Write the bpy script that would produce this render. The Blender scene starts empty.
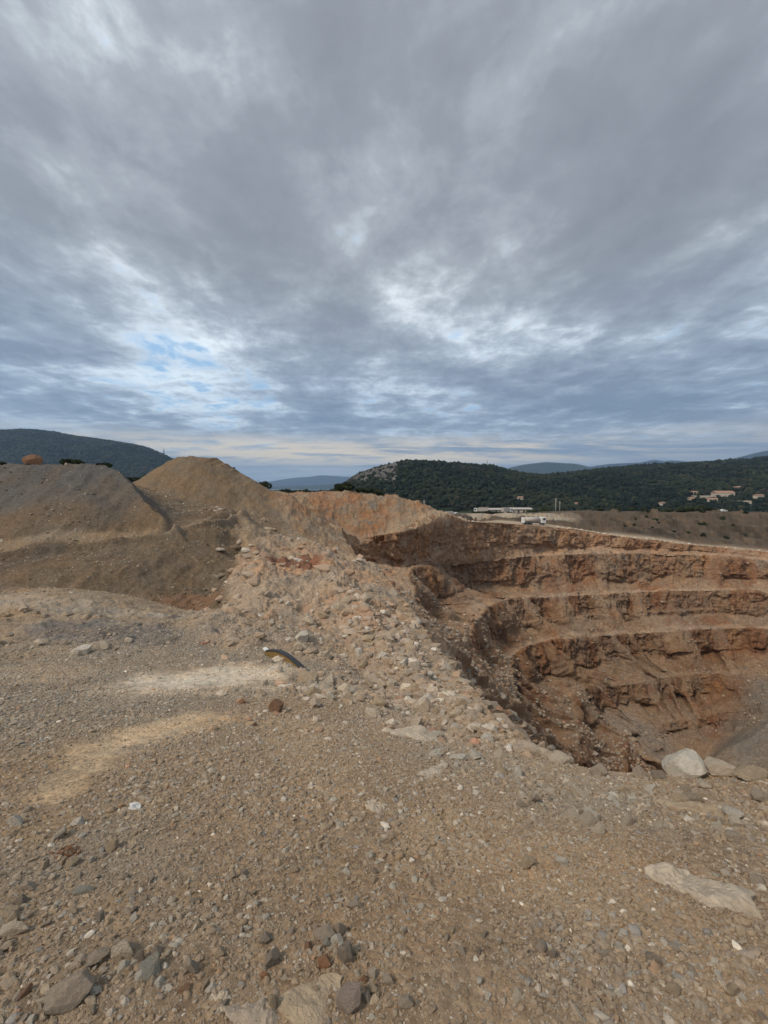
import bpy, math, random
import numpy as np
from mathutils import Vector, Matrix
random.seed(7)
RNG = np.random.default_rng(7)
C = bpy.context.scene.collection
sc = bpy.context.scene
R = math.radians

# ------------------------------------------------------------------ camera
F = 385.0
PITCH = math.atan(25 / F)
cam_d = bpy.data.cameras.new('camera')
cam = bpy.data.objects.new('camera', cam_d); C.objects.link(cam)
cam.location = (0, 0, 0)
cam.rotation_euler = (math.pi / 2 - PITCH, 0, 0)
cam_d.sensor_fit = 'HORIZONTAL'; cam_d.sensor_width = 36
cam_d.lens = 36 * F / 768
cam_d.clip_start = 0.05; cam_d.clip_end = 60000
sc.camera = cam

# ------------------------------------------------------------------ light and sky
SUN_EL, SUN_ROT = 48, -126      # degrees; rotation measured from +Y clockwise
sun_d = bpy.data.lights.new('sun', 'SUN'); sun_d.energy = 1.5; sun_d.angle = R(10)
sun_d.color = (1, 0.87, 0.72)
sun = bpy.data.objects.new('sun', sun_d); C.objects.link(sun)
_sd = Vector((math.sin(R(SUN_ROT)) * math.cos(R(SUN_EL)), math.cos(R(SUN_ROT)) * math.cos(R(SUN_EL)), math.sin(R(SUN_EL))))
sun.rotation_euler = _sd.to_track_quat('Z', 'Y').to_euler()
sc.view_settings.view_transform = 'Standard'
sc.view_settings.look = 'None'
sc.view_settings.gamma = 1
sc.view_settings.exposure = 0.84
sc.cycles.volume_bounces = 1
sc.cycles.max_bounces = 6
sc.cycles.use_denoising = True


class NT:
    """small node-tree writer"""
    def __init__(s, tree):
        s.t = tree; s.n = tree.nodes; s.l = tree.links
    def node(s, typ, **kw):
        n = s.n.new(typ)
        for k, v in kw.items(): setattr(n, k, v)
        return n
    def put(s, sock, v):
        if v is None: return
        if hasattr(v, 'is_output') or isinstance(v, bpy.types.NodeSocket): s.l.new(v, sock)
        else:
            if isinstance(v, (tuple, list)) and len(v) == 3 and sock.type == 'RGBA': v = (*v, 1)
            sock.default_value = v
    def math(s, op, a, b=None, c=None, clamp=False):
        n = s.node('ShaderNodeMath', operation=op, use_clamp=clamp)
        s.put(n.inputs[0], a); s.put(n.inputs[1], b)
        if c is not None: s.put(n.inputs[2], c)
        return n.outputs[0]
    def vmath(s, op, a, b=None):
        n = s.node('ShaderNodeVectorMath', operation=op)
        s.put(n.inputs[0], a); s.put(n.inputs[1], b)
        return n.outputs[0]
    def mix(s, f, a, b, blend='MIX'):
        n = s.node('ShaderNodeMix', data_type='RGBA', blend_type=blend)
        s.put(n.inputs['Factor'], f)
        s.put(n.inputs[6], a); s.put(n.inputs[7], b)
        return n.outputs[2]
    def noise(s, vec, scale, detail=4, rough=0.55, lac=2.0, dist=0.0):
        n = s.node('ShaderNodeTexNoise')
        s.put(n.inputs['Vector'], vec); n.inputs['Scale'].default_value = scale
        n.inputs['Detail'].default_value = detail; n.inputs['Roughness'].default_value = rough
        n.inputs['Lacunarity'].default_value = lac; n.inputs['Distortion'].default_value = dist
        return n.outputs[0]
    def voro(s, vec, scale, feature='F1', out=0, rnd=1):
        n = s.node('ShaderNodeTexVoronoi', feature=feature)
        s.put(n.inputs['Vector'], vec); n.inputs['Scale'].default_value = scale
        n.inputs['Randomness'].default_value = rnd
        return n.outputs[out]
    def ramp(s, f, stops, interp='LINEAR'):
        n = s.node('ShaderNodeValToRGB'); n.color_ramp.interpolation = interp
        e = n.color_ramp.elements
        while len(e) < len(stops): e.new(0.5)
        for el, (p, c) in zip(e, stops):
            el.position = p
            el.color = (c, c, c, 1) if isinstance(c, (int, float)) else (*c, 1)
        s.put(n.inputs[0], f)
        return n.outputs[0]
    def maprange(s, v, a, b, c=0.0, d=1.0, smooth=True):
        n = s.node('ShaderNodeMapRange', interpolation_type='SMOOTHSTEP' if smooth else 'LINEAR')
        s.put(n.inputs[0], v)
        for i, q in enumerate((a, b, c, d)): n.inputs[i + 1].default_value = q
        return n.outputs[0]


def raydir(px, py):
    u = (px - 384) / F; v = (py - 512) / F
    cp, sp = math.cos(PITCH), math.sin(PITCH)
    return np.array((u, cp - v * sp, -sp - v * cp))

world = bpy.data.worlds.new('World'); sc.world = world; world.use_nodes = True
def build_world():
    t = NT(world.node_tree); t.n.clear()
    sky = t.node('ShaderNodeTexSky', sky_type='NISHITA', sun_disc=False)
    sky.sun_elevation = R(SUN_EL); sky.sun_rotation = R(SUN_ROT)
    tc = t.node('ShaderNodeTexCoord')
    D = tc.outputs['Generated']
    sep = t.node('ShaderNodeSeparateXYZ'); t.put(sep.inputs[0], D)
    z = t.math('MAXIMUM', sep.outputs[2], 0.0)
    zz = t.math('ADD', z, 0.085)
    cx = t.math('DIVIDE', sep.outputs[0], zz); cy = t.math('DIVIDE', sep.outputs[1], zz)
    def plane(kx, ky, ox=0.0):
        n = t.node('ShaderNodeCombineXYZ')
        t.put(n.inputs[0], t.math('MULTIPLY', cx, kx)); t.put(n.inputs[1], t.math('MULTIPLY', cy, ky)); n.inputs[2].default_value = ox
        return n.outputs[0]
    n1 = t.noise(plane(0.85, 0.8, 3.1), 1.0, 6, 0.55, dist=0.25)       # big masses
    n2 = t.noise(plane(1.95, 1.5, 8.3), 1.9, 7, 0.6, dist=0.3)        # puffs
    n3 = t.noise(plane(0.9, 3.6, 1.7), 1.0, 6, 0.58)                     # bands seen far off
    # thick and thin places of the cloud sheet, fixed in the sky
    def blob(px, py, wdeg, amp):
        d = raydir(px, py); d = d / np.linalg.norm(d)
        dp = t.node('ShaderNodeVectorMath', operation='DOT_PRODUCT')
        nrm = t.vmath('NORMALIZE', D)
        t.put(dp.inputs[0], nrm); dp.inputs[1].default_value = tuple(d)
        e = t.math('MULTIPLY', t.math('SUBTRACT', dp.outputs['Value'], 1.0), 1.0 / (1 - math.cos(R(wdeg))))
        return t.math('MULTIPLY', t.math('POWER', 2.718, e), amp)
    thick = t.math('ADD', t.math('MULTIPLY', n1, 0.7), t.math('MULTIPLY', n2, 0.42))
    for b in BLOBS: thick = t.math('ADD', thick, blob(*b))
    # thickness -> colour of the cloud
    thick = t.math('ADD', thick, t.math('MULTIPLY', t.math('SUBTRACT', t.noise(plane(3.5, 2.9, 5.5), 2.1, 7, 0.64, dist=0.2), 0.5), 0.27))
    cloud = t.ramp(thick, [(0.39, (0.90, 0.94, 0.96)), (0.455, (0.66, 0.70, 0.73)), (0.515, (0.44, 0.475, 0.505)), (0.57, (0.325, 0.35, 0.378)), (0.66, (0.245, 0.262, 0.29)), (0.8, (0.20, 0.213, 0.238))])
    lowc = t.ramp(t.math('ADD', t.math('MULTIPLY', thick, 0.7), t.math('MULTIPLY', n3, 0.3)),
             [(0.41, (0.70, 0.82, 0.90)), (0.46, (0.46, 0.56, 0.66)), (0.52, (0.275, 0.35, 0.445)), (0.62, (0.175, 0.23, 0.315))])
    cloud = t.mix(t.maprange(z, 0.16, 0.50, 0.85, 0), cloud, lowc)
    bl = t.node('ShaderNodeVectorMath', operation='SCALE'); t.put(bl.inputs[0], sky.outputs[0]); bl.inputs['Scale'].default_value = 0.12
    blue = t.mix(0.6, bl.outputs[0], (0.18, 0.45, 0.76))
    gap = t.maprange(t.math('ADD', t.math('MULTIPLY', thick, 0.6), t.math('MULTIPLY', n2, 0.4)), 0.33, 0.46, 1, 0)
    col = t.mix(t.math('MULTIPLY', gap, 0.8), cloud, blue)
    # pale warm light under the sheet, close to the horizon
    n4 = t.noise(plane(0.42, 1.0, 4.4), 1.0, 6, 0.62, dist=0.5)
    col = t.mix(t.maprange(z, 0.05, 0.17, 0.8, 0), col, t.mix(t.maprange(n4, 0.4, 0.62), (0.33, 0.385, 0.45), (0.55, 0.58, 0.60)))
    band = t.math('MULTIPLY', t.maprange(z, 0.045, 0.08, 0, 1), t.maprange(z, 0.085, 0.14, 1, 0))
    n5 = t.noise(plane(1.1, 1.6, 9.1), 1.0, 6, 0.62, dist=0.4)
    side = t.maprange(t.math('ABSOLUTE', t.math('ADD', sep.outputs[0], 0.05)), 0.25, 0.75, 1, 0.3)
    band = t.math('MULTIPLY', t.math('MULTIPLY', band, side), t.maprange(n5, 0.38, 0.54, 0.15, 1))
    col = t.mix(t.math('MULTIPLY', t.math('MULTIPLY', band, t.maprange(n4, 0.40, 0.54, 0, 1)), 1.0), col, (1.15, 0.93, 0.58))
    col = t.mix(t.maprange(z, 0.0, 0.06, 0.85, 0), col, (0.37, 0.44, 0.52))
    col = t.mix(t.maprange(sep.outputs[2], -0.02, 0.0, 1, 0), col, (0.2, 0.17, 0.14))
    bg = t.node('ShaderNodeBackground'); t.put(bg.inputs[0], col); bg.inputs[1].default_value = 1.0
    # keep the scene's light inside the usual daylight range: colour above is already the sky's radiance
    mul = t.node('ShaderNodeVectorMath', operation='SCALE'); t.put(mul.inputs[0], col); mul.inputs['Scale'].default_value = SKYMUL / 0.1
    t.put(bg.inputs[0], mul.outputs[0]); bg.inputs[1].default_value = 0.1
    o = t.node('ShaderNodeOutputWorld'); t.l.new(bg.outputs[0], o.inputs[0])
SKYMUL = 0.745
HAZE_D = 0.000085
BLOBS = [(200, 375, 6, -0.17), (150, 360, 4, -0.06), (500, 335, 7, -0.09), (405, 300, 5, -0.11), (60, 60, 9, -0.05), (200, 140, 6, -0.04), (110, 110, 5, 0.0),
         (135, 270, 5, -0.05), (260, 185, 9, 0.08), (600, 120, 16, 0.10), (640, 280, 8, 0.06), (40, 200, 8, 0.08), (120, 20, 8, 0.03),
         (560, 240, 10, 0.04), (330, 375, 5, 0.05), (745, 300, 7, 0.06), (30, 330, 7, 0.03), (420, 130, 7, -0.03), (400, 40, 10, 0.05)]
build_world()

# ------------------------------------------------------------------ helpers
def link_mesh(name, V, Fc, mat=None, parent=None, smooth=True, col=None):
    """V (n,3), Fc (m,k) int array (k = 3 or 4)"""
    me = bpy.data.meshes.new(name)
    V = np.asarray(V, np.float32); Fc = np.asarray(Fc, np.int32)
    k = Fc.shape[1]
    me.vertices.add(len(V)); me.vertices.foreach_set('co', V.ravel())
    me.loops.add(Fc.size); me.loops.foreach_set('vertex_index', Fc.ravel())
    me.polygons.add(len(Fc)); me.polygons.foreach_set('loop_start', np.arange(0, Fc.size, k, dtype=np.int32))
    me.polygons.foreach_set('loop_total', np.full(len(Fc), k, np.int32))
    me.polygons.foreach_set('use_smooth', np.full(len(Fc), smooth))
    me.update(calc_edges=True); me.validate()
    if col is not None:
        a = me.attributes.new('Col', 'FLOAT_COLOR', 'POINT')
        c4 = np.ones((len(V), 4), np.float32); c4[:, :3] = col
        a.data.foreach_set('color', c4.ravel())
    if mat: me.materials.append(mat)
    o = bpy.data.objects.new(name, me); C.objects.link(o)
    if parent: o.parent = parent
    return o

def tag(o, label=None, cat=None, group=None, kind=None):
    if label: o['label'] = label
    if cat: o['category'] = cat
    if group: o['group'] = group
    if kind: o['kind'] = kind
    return o

def thing(name, label, cat, loc=(0, 0, 0), rz=0, group=None):
    o = bpy.data.objects.new(name, None); C.objects.link(o)
    o.location = loc; o.rotation_euler = (0, 0, rz); o.empty_display_size = 0.2
    return tag(o, label, cat, group)

# vectorised value / cell noise
from concurrent.futures import ThreadPoolExecutor
_POOL = ThreadPoolExecutor(4)
def chunked(fn, P, n_out=1, size=16384):
    P = np.ascontiguousarray(P, np.float32)
    parts = list(_POOL.map(lambda a: fn(P[a:a + size]), range(0, len(P), size)))
    if n_out == 1: return np.concatenate(parts)
    return tuple(np.concatenate([p[k] for p in parts]) for k in range(n_out))
def _h(ix, iy, iz, seed):
    n = ix * np.uint32(374761393) + iy * np.uint32(668265263) + iz * np.uint32(2147483647) + np.uint32(seed * 1274126177 & 0xFFFFFFFF)
    n = (n ^ (n >> np.uint32(13))) * np.uint32(1103515245)
    n = (n ^ (n >> np.uint32(16))) * np.uint32(2246822519)
    return ((n ^ (n >> np.uint32(15))) & np.uint32(0xFFFFFF)).astype(np.float32) * np.float32(1 / 16777215.)
def _vn(P, seed):
    fl = np.floor(P); i = fl.astype(np.int32).astype(np.uint32); f = P - fl
    f = f * f * f * (f * (f * 6 - 15) + 10)
    x, y, z = i[:, 0], i[:, 1], i[:, 2]; fx, fy, fz = f[:, 0], f[:, 1], f[:, 2]; o = np.uint32(1)
    def L(a, b, t): return a + (b - a) * t
    c = [_h(x + np.uint32(a), y + np.uint32(b), z + np.uint32(d), seed) for d in (0, 1) for b in (0, 1) for a in (0, 1)]
    return L(L(L(c[0], c[1], fx), L(c[2], c[3], fx), fy), L(L(c[4], c[5], fx), L(c[6], c[7], fx), fy), fz) * 2 - 1
def vnoise(P, seed=0): return chunked(lambda p: _vn(p, seed), P)
def fbm(P, scale=1.0, oct=4, rough=0.5, seed=0, ridged=False):
    def fn(p):
        p = p * np.float32(scale); out = 0; a = 1; s = 0
        for k in range(oct):
            n = _vn(p, seed + k * 17)
            if ridged: n = 1 - 2 * np.abs(n)
            out = out + a * n; s += a; a *= rough; p = p * np.float32(2.03) + np.float32(11.3)
        return out / s
    return chunked(fn, P).astype(np.float64)
def cells(P, scale, seed=0):
    """F1 distance, F2-F1 and a random value of the closest cell"""
    def fn(P):
        P = P * np.float32(scale); b = np.floor(P).astype(np.int32)
        d1 = np.full(len(P), 9., np.float32); d2 = d1.copy(); idv = np.zeros(len(P), np.float32)
        for dx in (-1, 0, 1):
            for dy in (-1, 0, 1):
                for dz in (-1, 0, 1):
                    ci = b + np.array((dx, dy, dz), np.int32); c = ci.astype(np.uint32)
                    q = np.stack([_h(c[:, 0], c[:, 1], c[:, 2], seed + k) for k in (1, 2, 3)], 1) + ci
                    d = np.sqrt(((q - P) ** 2).sum(1))
                    m = d < d1
                    d2 = np.where(m, d1, np.minimum(d2, d))
                    idv = np.where(m, _h(c[:, 0], c[:, 1], c[:, 2], seed + 9), idv)
                    d1 = np.where(m, d, d1)
        return d1, d2 - d1, idv
    return chunked(fn, P, 3)
def sstep(a, b, x):
    t = np.clip((x - a) / (b - a), 0, 1); return t * t * (3 - 2 * t)

def P(px, py, Y):
    d = raydir(px, py); return d * (Y / d[1])
def PZ(px, py, z):
    d = raydir(px, py); return d * (z / d[2])

# ------------------------------------------------------------------ materials
def ground_material(name, bump=1.0, s=1.0, rough=0.95):
    m = bpy.data.materials.new(name); m.use_nodes = True
    t = NT(m.node_tree); b = t.n['Principled BSDF']
    at = t.node('ShaderNodeAttribute', attribute_name='Col')
    co = t.node('ShaderNodeNewGeometry').outputs['Position']
    f1 = t.noise(co, 32 * s, 9, 0.74)
    f2 = t.noise(co, 1.3 * s, 5, 0.6)
    vd = t.voro(co, 38 * s, out=0); vc = t.voro(co, 38 * s, out=1)
    vc2 = t.voro(co, 13 * s, out=1); vd2 = t.voro(co, 13 * s, out=0)
    hs = t.node('ShaderNodeSeparateColor'); t.put(hs.inputs[0], vc)
    hs2 = t.node('ShaderNodeSeparateColor'); t.put(hs2.inputs[0], vc2)
    v = t.math('ADD', t.math('MULTIPLY', f1, 0.9), t.math('MULTIPLY', f2, 0.35))
    v = t.math('ADD', v, t.math('MULTIPLY', hs.outputs[0], 0.38))
    v = t.math('ADD', v, t.math('MULTIPLY', hs2.outputs[0], 0.22))
    k = t.maprange(v, 0.55, 1.35, 0.55, 1.5, smooth=False)
    # warm/grey drift
    drift = t.mix(t.maprange(t.noise(co, 0.9 * s, 4, 0.6), 0.35, 0.65), (1.06, 0.99, 0.9), (0.95, 1.0, 1.05))
    col = t.mix(1.0, at.outputs['Color'], drift, 'MULTIPLY')
    sc_ = t.node('ShaderNodeVectorMath', operation='SCALE'); t.put(sc_.inputs[0], col); t.put(sc_.inputs['Scale'], k)
    t.put(b.inputs['Base Color'], sc_.outputs[0])
    b.inputs['Roughness'].default_value = rough
    b.inputs['Specular IOR Level'].default_value = 0.15
    h = t.math('ADD', t.math('MULTIPLY', f1, 0.6), t.math('MULTIPLY', t.math('SUBTRACT', 1.0, vd), 0.35))
    h = t.math('ADD', h, t.math('MULTIPLY', t.math('SUBTRACT', 1.0, vd2), 0.15))
    bp = t.node('ShaderNodeBump'); bp.inputs['Strength'].default_value = 0.75 * bump; bp.inputs['Distance'].default_value = 0.03 / s
    t.put(bp.inputs['Height'], h); t.l.new(bp.outputs[0], b.inputs['Normal'])
    return m
M_GROUND = ground_material('gravelly_earth')
M_PIT = ground_material('blasted_rock', 1.0, 0.11)
M_BANK = ground_material('loose_bank', 1.0, 0.3)

def stone_material(name, palette, per='object', s=1.0, attr=False):
    m = bpy.data.materials.new(name); m.use_nodes = True
    t = NT(m.node_tree); b = t.n['Principled BSDF']
    co = t.node('ShaderNodeTexCoord').outputs['Object']
    if attr:
        base = t.node('ShaderNodeAttribute', attribute_name='Col').outputs['Color']
        co = t.node('ShaderNodeNewGeometry').outputs['Position']
    else:
        oi = t.node('ShaderNodeObjectInfo')
        n = len(palette)
        base = t.ramp(oi.outputs['Random'], [(i / n, c) for i, c in enumerate(palette)], 'CONSTANT')
    f = t.noise(co, 5 * s, 8, 0.7, dist=0.4)
    g = t.noise(co, 26 * s, 6, 0.7)
    k = t.maprange(t.math('ADD', t.math('MULTIPLY', f, 0.7), t.math('MULTIPLY', g, 0.5)), 0.35, 0.85, 0.62, 1.35, smooth=False)
    sc_ = t.node('ShaderNodeVectorMath', operation='SCALE'); t.put(sc_.inputs[0], base); t.put(sc_.inputs['Scale'], k)
    col = t.mix(t.maprange(t.noise(co, 2.2 * s, 5, 0.65), 0.5, 0.68, 0, 0.55), sc_.outputs[0], (0.33, 0.245, 0.155))
    t.put(b.inputs['Base Color'], col)
    b.inputs['Roughness'].default_value = 0.93; b.inputs['Specular IOR Level'].default_value = 0.2
    bp = t.node('ShaderNodeBump'); bp.inputs['Strength'].default_value = 0.7; bp.inputs['Distance'].default_value = 0.12 / s
    t.put(bp.inputs['Height'], t.math('ADD', f, t.math('MULTIPLY', g, 0.3))); t.l.new(bp.outputs[0], b.inputs['Normal'])
    return m
GREY = [(0.33, 0.30, 0.255), (0.27, 0.25, 0.22), (0.38, 0.335, 0.275), (0.30, 0.255, 0.20), (0.235, 0.225, 0.21)]
PALE = [(0.46, 0.41, 0.34), (0.40, 0.355, 0.29), (0.50, 0.455, 0.385), (0.36, 0.31, 0.245), (0.43, 0.36, 0.275)]
M_ROCK = stone_material('limestone', GREY)
M_PALE = stone_material('pale_limestone', PALE)
M_RED = stone_material('iron_stained_stone', [(0.33, 0.19, 0.11), (0.30, 0.165, 0.10)])
M_GRAVEL = stone_material('gravel', None, attr=True, s=4)
M_FAR = stone_material('far_limestone', PALE, s=0.5)

def plain(name, col, rough=0.6, metal=0.0, var=0.15, s=8.0, bump=0.1):
    m = bpy.data.materials.new(name); m.use_nodes = True
    t = NT(m.node_tree); b = t.n['Principled BSDF']
    co = t.node('ShaderNodeTexCoord').outputs['Object']
    n = t.noise(co, s, 5, 0.65)
    k = t.maprange(n, 0.3, 0.7, 1 - var, 1 + var, smooth=False)
    sc_ = t.node('ShaderNodeVectorMath', operation='SCALE'); sc_.inputs[0].default_value = col; t.put(sc_.inputs['Scale'], k)
    t.put(b.inputs['Base Color'], sc_.outputs[0]); b.inputs['Roughness'].default_value = rough; b.inputs['Metallic'].default_value = metal
    if bump:
        bp = t.node('ShaderNodeBump'); bp.inputs['Strength'].default_value = bump; bp.inputs['Distance'].default_value = 0.02
        t.put(bp.inputs['Height'], n); t.l.new(bp.outputs[0], b.inputs['Normal'])
    return m
def leaf_material(name, attr=True, col=(0.06, 0.08, 0.035), s=0.4):
    m = bpy.data.materials.new(name); m.use_nodes = True
    t = NT(m.node_tree); b = t.n['Principled BSDF']
    co = t.node('ShaderNodeNewGeometry').outputs['Position']
    base = t.node('ShaderNodeAttribute', attribute_name='Col').outputs['Color'] if attr else t.mix(0.0, col, col)
    k = t.maprange(t.noise(co, s, 6, 0.7), 0.3, 0.7, 0.55, 1.5, smooth=False)
    sc_ = t.node('ShaderNodeVectorMath', operation='SCALE'); t.put(sc_.inputs[0], base); t.put(sc_.inputs['Scale'], k)
    t.put(b.inputs['Base Color'], sc_.outputs[0]); b.inputs['Roughness'].default_value = 0.8
    b.inputs['Specular IOR Level'].default_value = 0.15
    return m
M_FOREST = leaf_material('forest_leaves'); M_LEAF = leaf_material('shrub_leaves', True, s=3)
M_BARK = plain('bark', (0.09, 0.07, 0.05), 0.9)
M_WHITE = plain('white_paint', (0.72, 0.72, 0.70), 0.45, var=0.08, s=1.5, bump=0.02)
M_CREAM = plain('cream_render', (0.55, 0.47, 0.37), 0.85, var=0.12, s=0.6)
M_TILE = plain('roof_tile', (0.36, 0.2, 0.13), 0.85, var=0.2, s=2)
M_DARKG = plain('dark_glass', (0.03, 0.035, 0.04), 0.2, bump=0)
M_RUBBER = plain('rubber', (0.03, 0.03, 0.03), 0.85, bump=0)
M_STEEL = plain('grey_steel', (0.22, 0.22, 0.22), 0.5, 0.6)
M_POLE = plain('weathered_pole', (0.30, 0.28, 0.26), 0.8)

# ------------------------------------------------------------------ the terrain on our side of the pit: control points
CP = []
def c(px, py, Y): CP.append(P(px, py, Y))
def cz(px, py, z): CP.append(PZ(px, py, z))
def cw(x, y, z): CP.append(np.array((x, y, z), float))
for px in (-150, 0, 130, 270):
    for py, z in ((1024, -1.60), (900, -1.74), (800, -2.05), (740, -2.65), (700, -3.35), (660, -4.2), (628, -4.85)):
        cz(px, py, z)
for px in (400, 520, 640, 768, 900):
    for py, z in ((1024, -1.60), (920, -1.74), (850, -1.9)):
        cz(px, py, z)
cz(520, 800, -2.15); cz(640, 810, -2.12); cz(768, 805, -2.2); cz(900, 815, -2.2)
cz(380, 800, -2.08); cz(400, 740, -2.75); cz(350, 700, -3.5); cz(470, 765, -2.45)
for a in range(0, 360, 30): cw(0.6 * math.cos(R(a)), 0.6 * math.sin(R(a)), -1.58)
for a in (110, 140, 170, 200, 230, 250):     # behind the camera (degrees from +Y, clockwise)
    for r_ in (3, 12, 60, 250): cw(r_ * math.sin(R(a)), r_ * math.cos(R(a)), -1.6 if r_ < 100 else -3)
# plateau edge and the hollow behind it
for px, py, Y in ((-120, 590, 18), (0, 589, 18.5), (60, 587, 19), (110, 591, 20), (150, 599, 20.5), (182, 607, 21)): c(px, py, Y)
for px, z, Y in ((-150, -8.2, 24), (0, -8.3, 24), (90, -8.5, 24.5), (150, -8.8, 25.5)): cw(P(px, 600, Y)[0], Y, z)
c(195, 604, 29.5); c(214, 592, 33)
for px, z, Y in ((190, -9.2, 25), (212, -9.0, 28.5), (160, -9.3, 26)): cw(P(px, 600, Y)[0], Y, z)
c(205, 612, 21.5); c(222, 596, 26.5); c(232, 583, 31)
# lower bank, track, upper bank
for px, py, Y in ((0, 583, 28.5), (100, 579, 30), (150, 575, 32.5), (200, 562, 38), (232, 545, 45),
                  (-150, 562, 33), (0, 560, 34), (100, 549, 37), (170, 539, 41), (215, 525, 48), (245, 516, 56),
                  (0, 557.5, 35.4), (100, 546, 38.5), (170, 536, 42.5), (212, 521, 50),
                  (-150, 512, 42), (0, 512, 42), (60, 508, 42.5), (120, 511, 44), (150, 520, 47), (185, 512, 55),
                  (-150, 475, 50), (0, 475, 50), (60, 476, 50), (112, 481, 50.5), (128, 486, 51.5), (140, 491, 54), (147, 510, 48.5)): c(px, py, Y)
for px in (-150, 0, 60, 105): cw(P(px, 480, 66)[0], 66, 0.6); cw(P(px, 480, 100)[0], 100, -1); cw(P(px, 480, 160)[0], 160, -14)
for px in (-150, 0, 60, 100): q_ = P(px, 465.5, 50); cw(q_[0] * 1.12, 56, q_[2] - 1.3)
for px, py, Y in ((0, 594, 17.2), (60, 593, 17.5), (110, 597, 18.4), (150, 606, 18.8), (0, 566, 32.4), (100, 555, 35), (170, 545, 39), (215, 532, 45)): c(px, py, Y)
# the conical heap
for px, py, Y in ((264, 491, 87), (142, 487, 75), (200, 507, 63), (240, 505, 70), (195, 497, 72), (185, 495, 84)): c(px, py, Y)
for px in (140, 195, 240): cw(P(px, 480, 100)[0], 100, -2.5); cw(P(px, 480, 160)[0], 160, -14)
# ground between heap and knoll, knoll
for px, py, Y in ((290, 497, 92), (278, 508, 76), (320, 497, 112), (350, 497, 115), (385, 502, 117), (415, 508, 118), (440, 515, 119), (455, 520, 124),
                  (325, 512, 106), (375, 516, 111), (410, 519, 113), (330, 534, 99)): c(px, py, Y)
for px, Y, z in ((300, 135, -9), (350, 140, -9), (400, 150, -12), (440, 150, -15), (300, 220, -24), (400, 230, -24)): cw(P(px, 500, Y)[0], Y, z)
# rubble spur
for px, py, Y in ((300, 650, 11.5), (340, 670, 10), (250, 622, 17.5), (300, 605, 23), (350, 610, 24), (325, 580, 36), (232, 575, 36), (243, 552, 44), (270, 565, 40),
                  (290, 540, 54), (255, 530, 56), (320, 548, 66), (265, 517, 66), (300, 520, 82), (345, 575, 46), (380, 640, 17), (410, 690, 9.5), (440, 725, 5.9), (295, 563, 44)): c(px, py, Y)
# far side: road, bank, terrace
for px, py, Y in ((500, 521.5, 160), (520, 516, 205), (470, 514, 215), (560, 512.5, 205),
                  (600, 531, 168), (690, 540, 172), (768, 547, 170), (860, 556, 165),
                  (590, 511.5, 200), (650, 511.5, 200), (710, 513, 198), (768, 516, 196), (880, 522, 190)): c(px, py, Y)
for px, Y, z in ((470, 280, -28), (560, 280, -28), (650, 280, -28), (768, 270, -30), (900, 260, -30), (768, 205, -15.6), (650, 212, -14.2), (590, 212, -13.4), (560, 225, -14.5), (510, 235, -16.2)): cw(P(px, 500, Y)[0], Y, z)
for az_ in range(-60, 61, 15): cw(395 * math.sin(R(az_)), 395 * math.cos(R(az_)), -31)
# rim of the pit (columns of the pit's rings)
RIM = [P(900, 800, 3.0), P(768, 776, 3.35), P(690, 774, 3.6), P(600, 772, 3.95), P(545, 752, 4.7), P(507, 728, 6.0), P(476, 692, 9.2),
       P(441, 652, 16), P(404, 600, 33), P(377, 568, 57), P(346, 542, 90), P(427, 527, 112), P(472, 521.5, 128), P(560, 528, 146),
       P(650, 540, 150), P(768, 552, 146), P(900, 568, 122), np.array((150, 60, -17.)), np.array((105, 0, -9.)), np.array((40, -9, -3.5))]
for p_ in RIM: CP.append(p_)
cw(9, 1.0, -2.3); cw(180, 60, -17); cw(120, -25, -8)
CP = np.array(CP)

EPS = 0.0
def tocoord(x, y):
    r = np.sqrt(x * x + y * y); return np.arctan2(x, y), np.log(np.maximum(r, 0.05))
th_c, lr_c = tocoord(CP[:, 0], CP[:, 1])
e_c = CP[:, 2] / np.exp(lr_c)
def feat(th, lr):   # embed the circle so that the field closes behind the camera
    return np.stack([2.0 * np.sin(th / 2) * 1.0, lr], 1)
def tps(r2): return 0.5 * r2 * np.log(r2 + 1e-12)
Fc_ = feat(th_c, lr_c)
# merge duplicates
d2 = ((Fc_[:, None] - Fc_[None]) ** 2).sum(2)
K = tps(d2) + np.eye(len(CP)) * 3e-5
Pm = np.concatenate([np.ones((len(CP), 1)), Fc_], 1)
A = np.block([[K, Pm], [Pm.T, np.zeros((3, 3))]])
sol = np.linalg.solve(A, np.concatenate([e_c, np.zeros(3)]))
def field(th, lr):
    def fn(a):
        f = feat(th[a:a + 8000], lr[a:a + 8000])
        r2 = ((f[:, None, 0] - Fc_[None, :, 0]) ** 2 + (f[:, None, 1] - Fc_[None, :, 1]) ** 2)
        return tps(r2) @ sol[:-3] + sol[-3] + f @ sol[-2:]
    return np.concatenate(list(_POOL.map(fn, range(0, len(th), 8000))))

th_s = np.concatenate([np.radians(np.linspace(-180, -60, 61))[:-1], np.radians(np.linspace(-60, -48, 61))[:-1], np.radians(np.linspace(-48, 50, 1000))[:-1],
                       np.radians(np.linspace(50, 180, 120))])
r_s = np.concatenate([np.exp(np.linspace(math.log(0.35), math.log(0.95), 25))[:-1], np.exp(np.linspace(math.log(0.95), math.log(25), 620))[:-1], np.exp(np.linspace(math.log(25), math.log(84), 210))[:-1], np.exp(np.linspace(math.log(84), math.log(125), 260))[:-1], np.exp(np.linspace(math.log(125), math.log(400), 190))])
NTH, NR = len(th_s), len(r_s)
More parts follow.
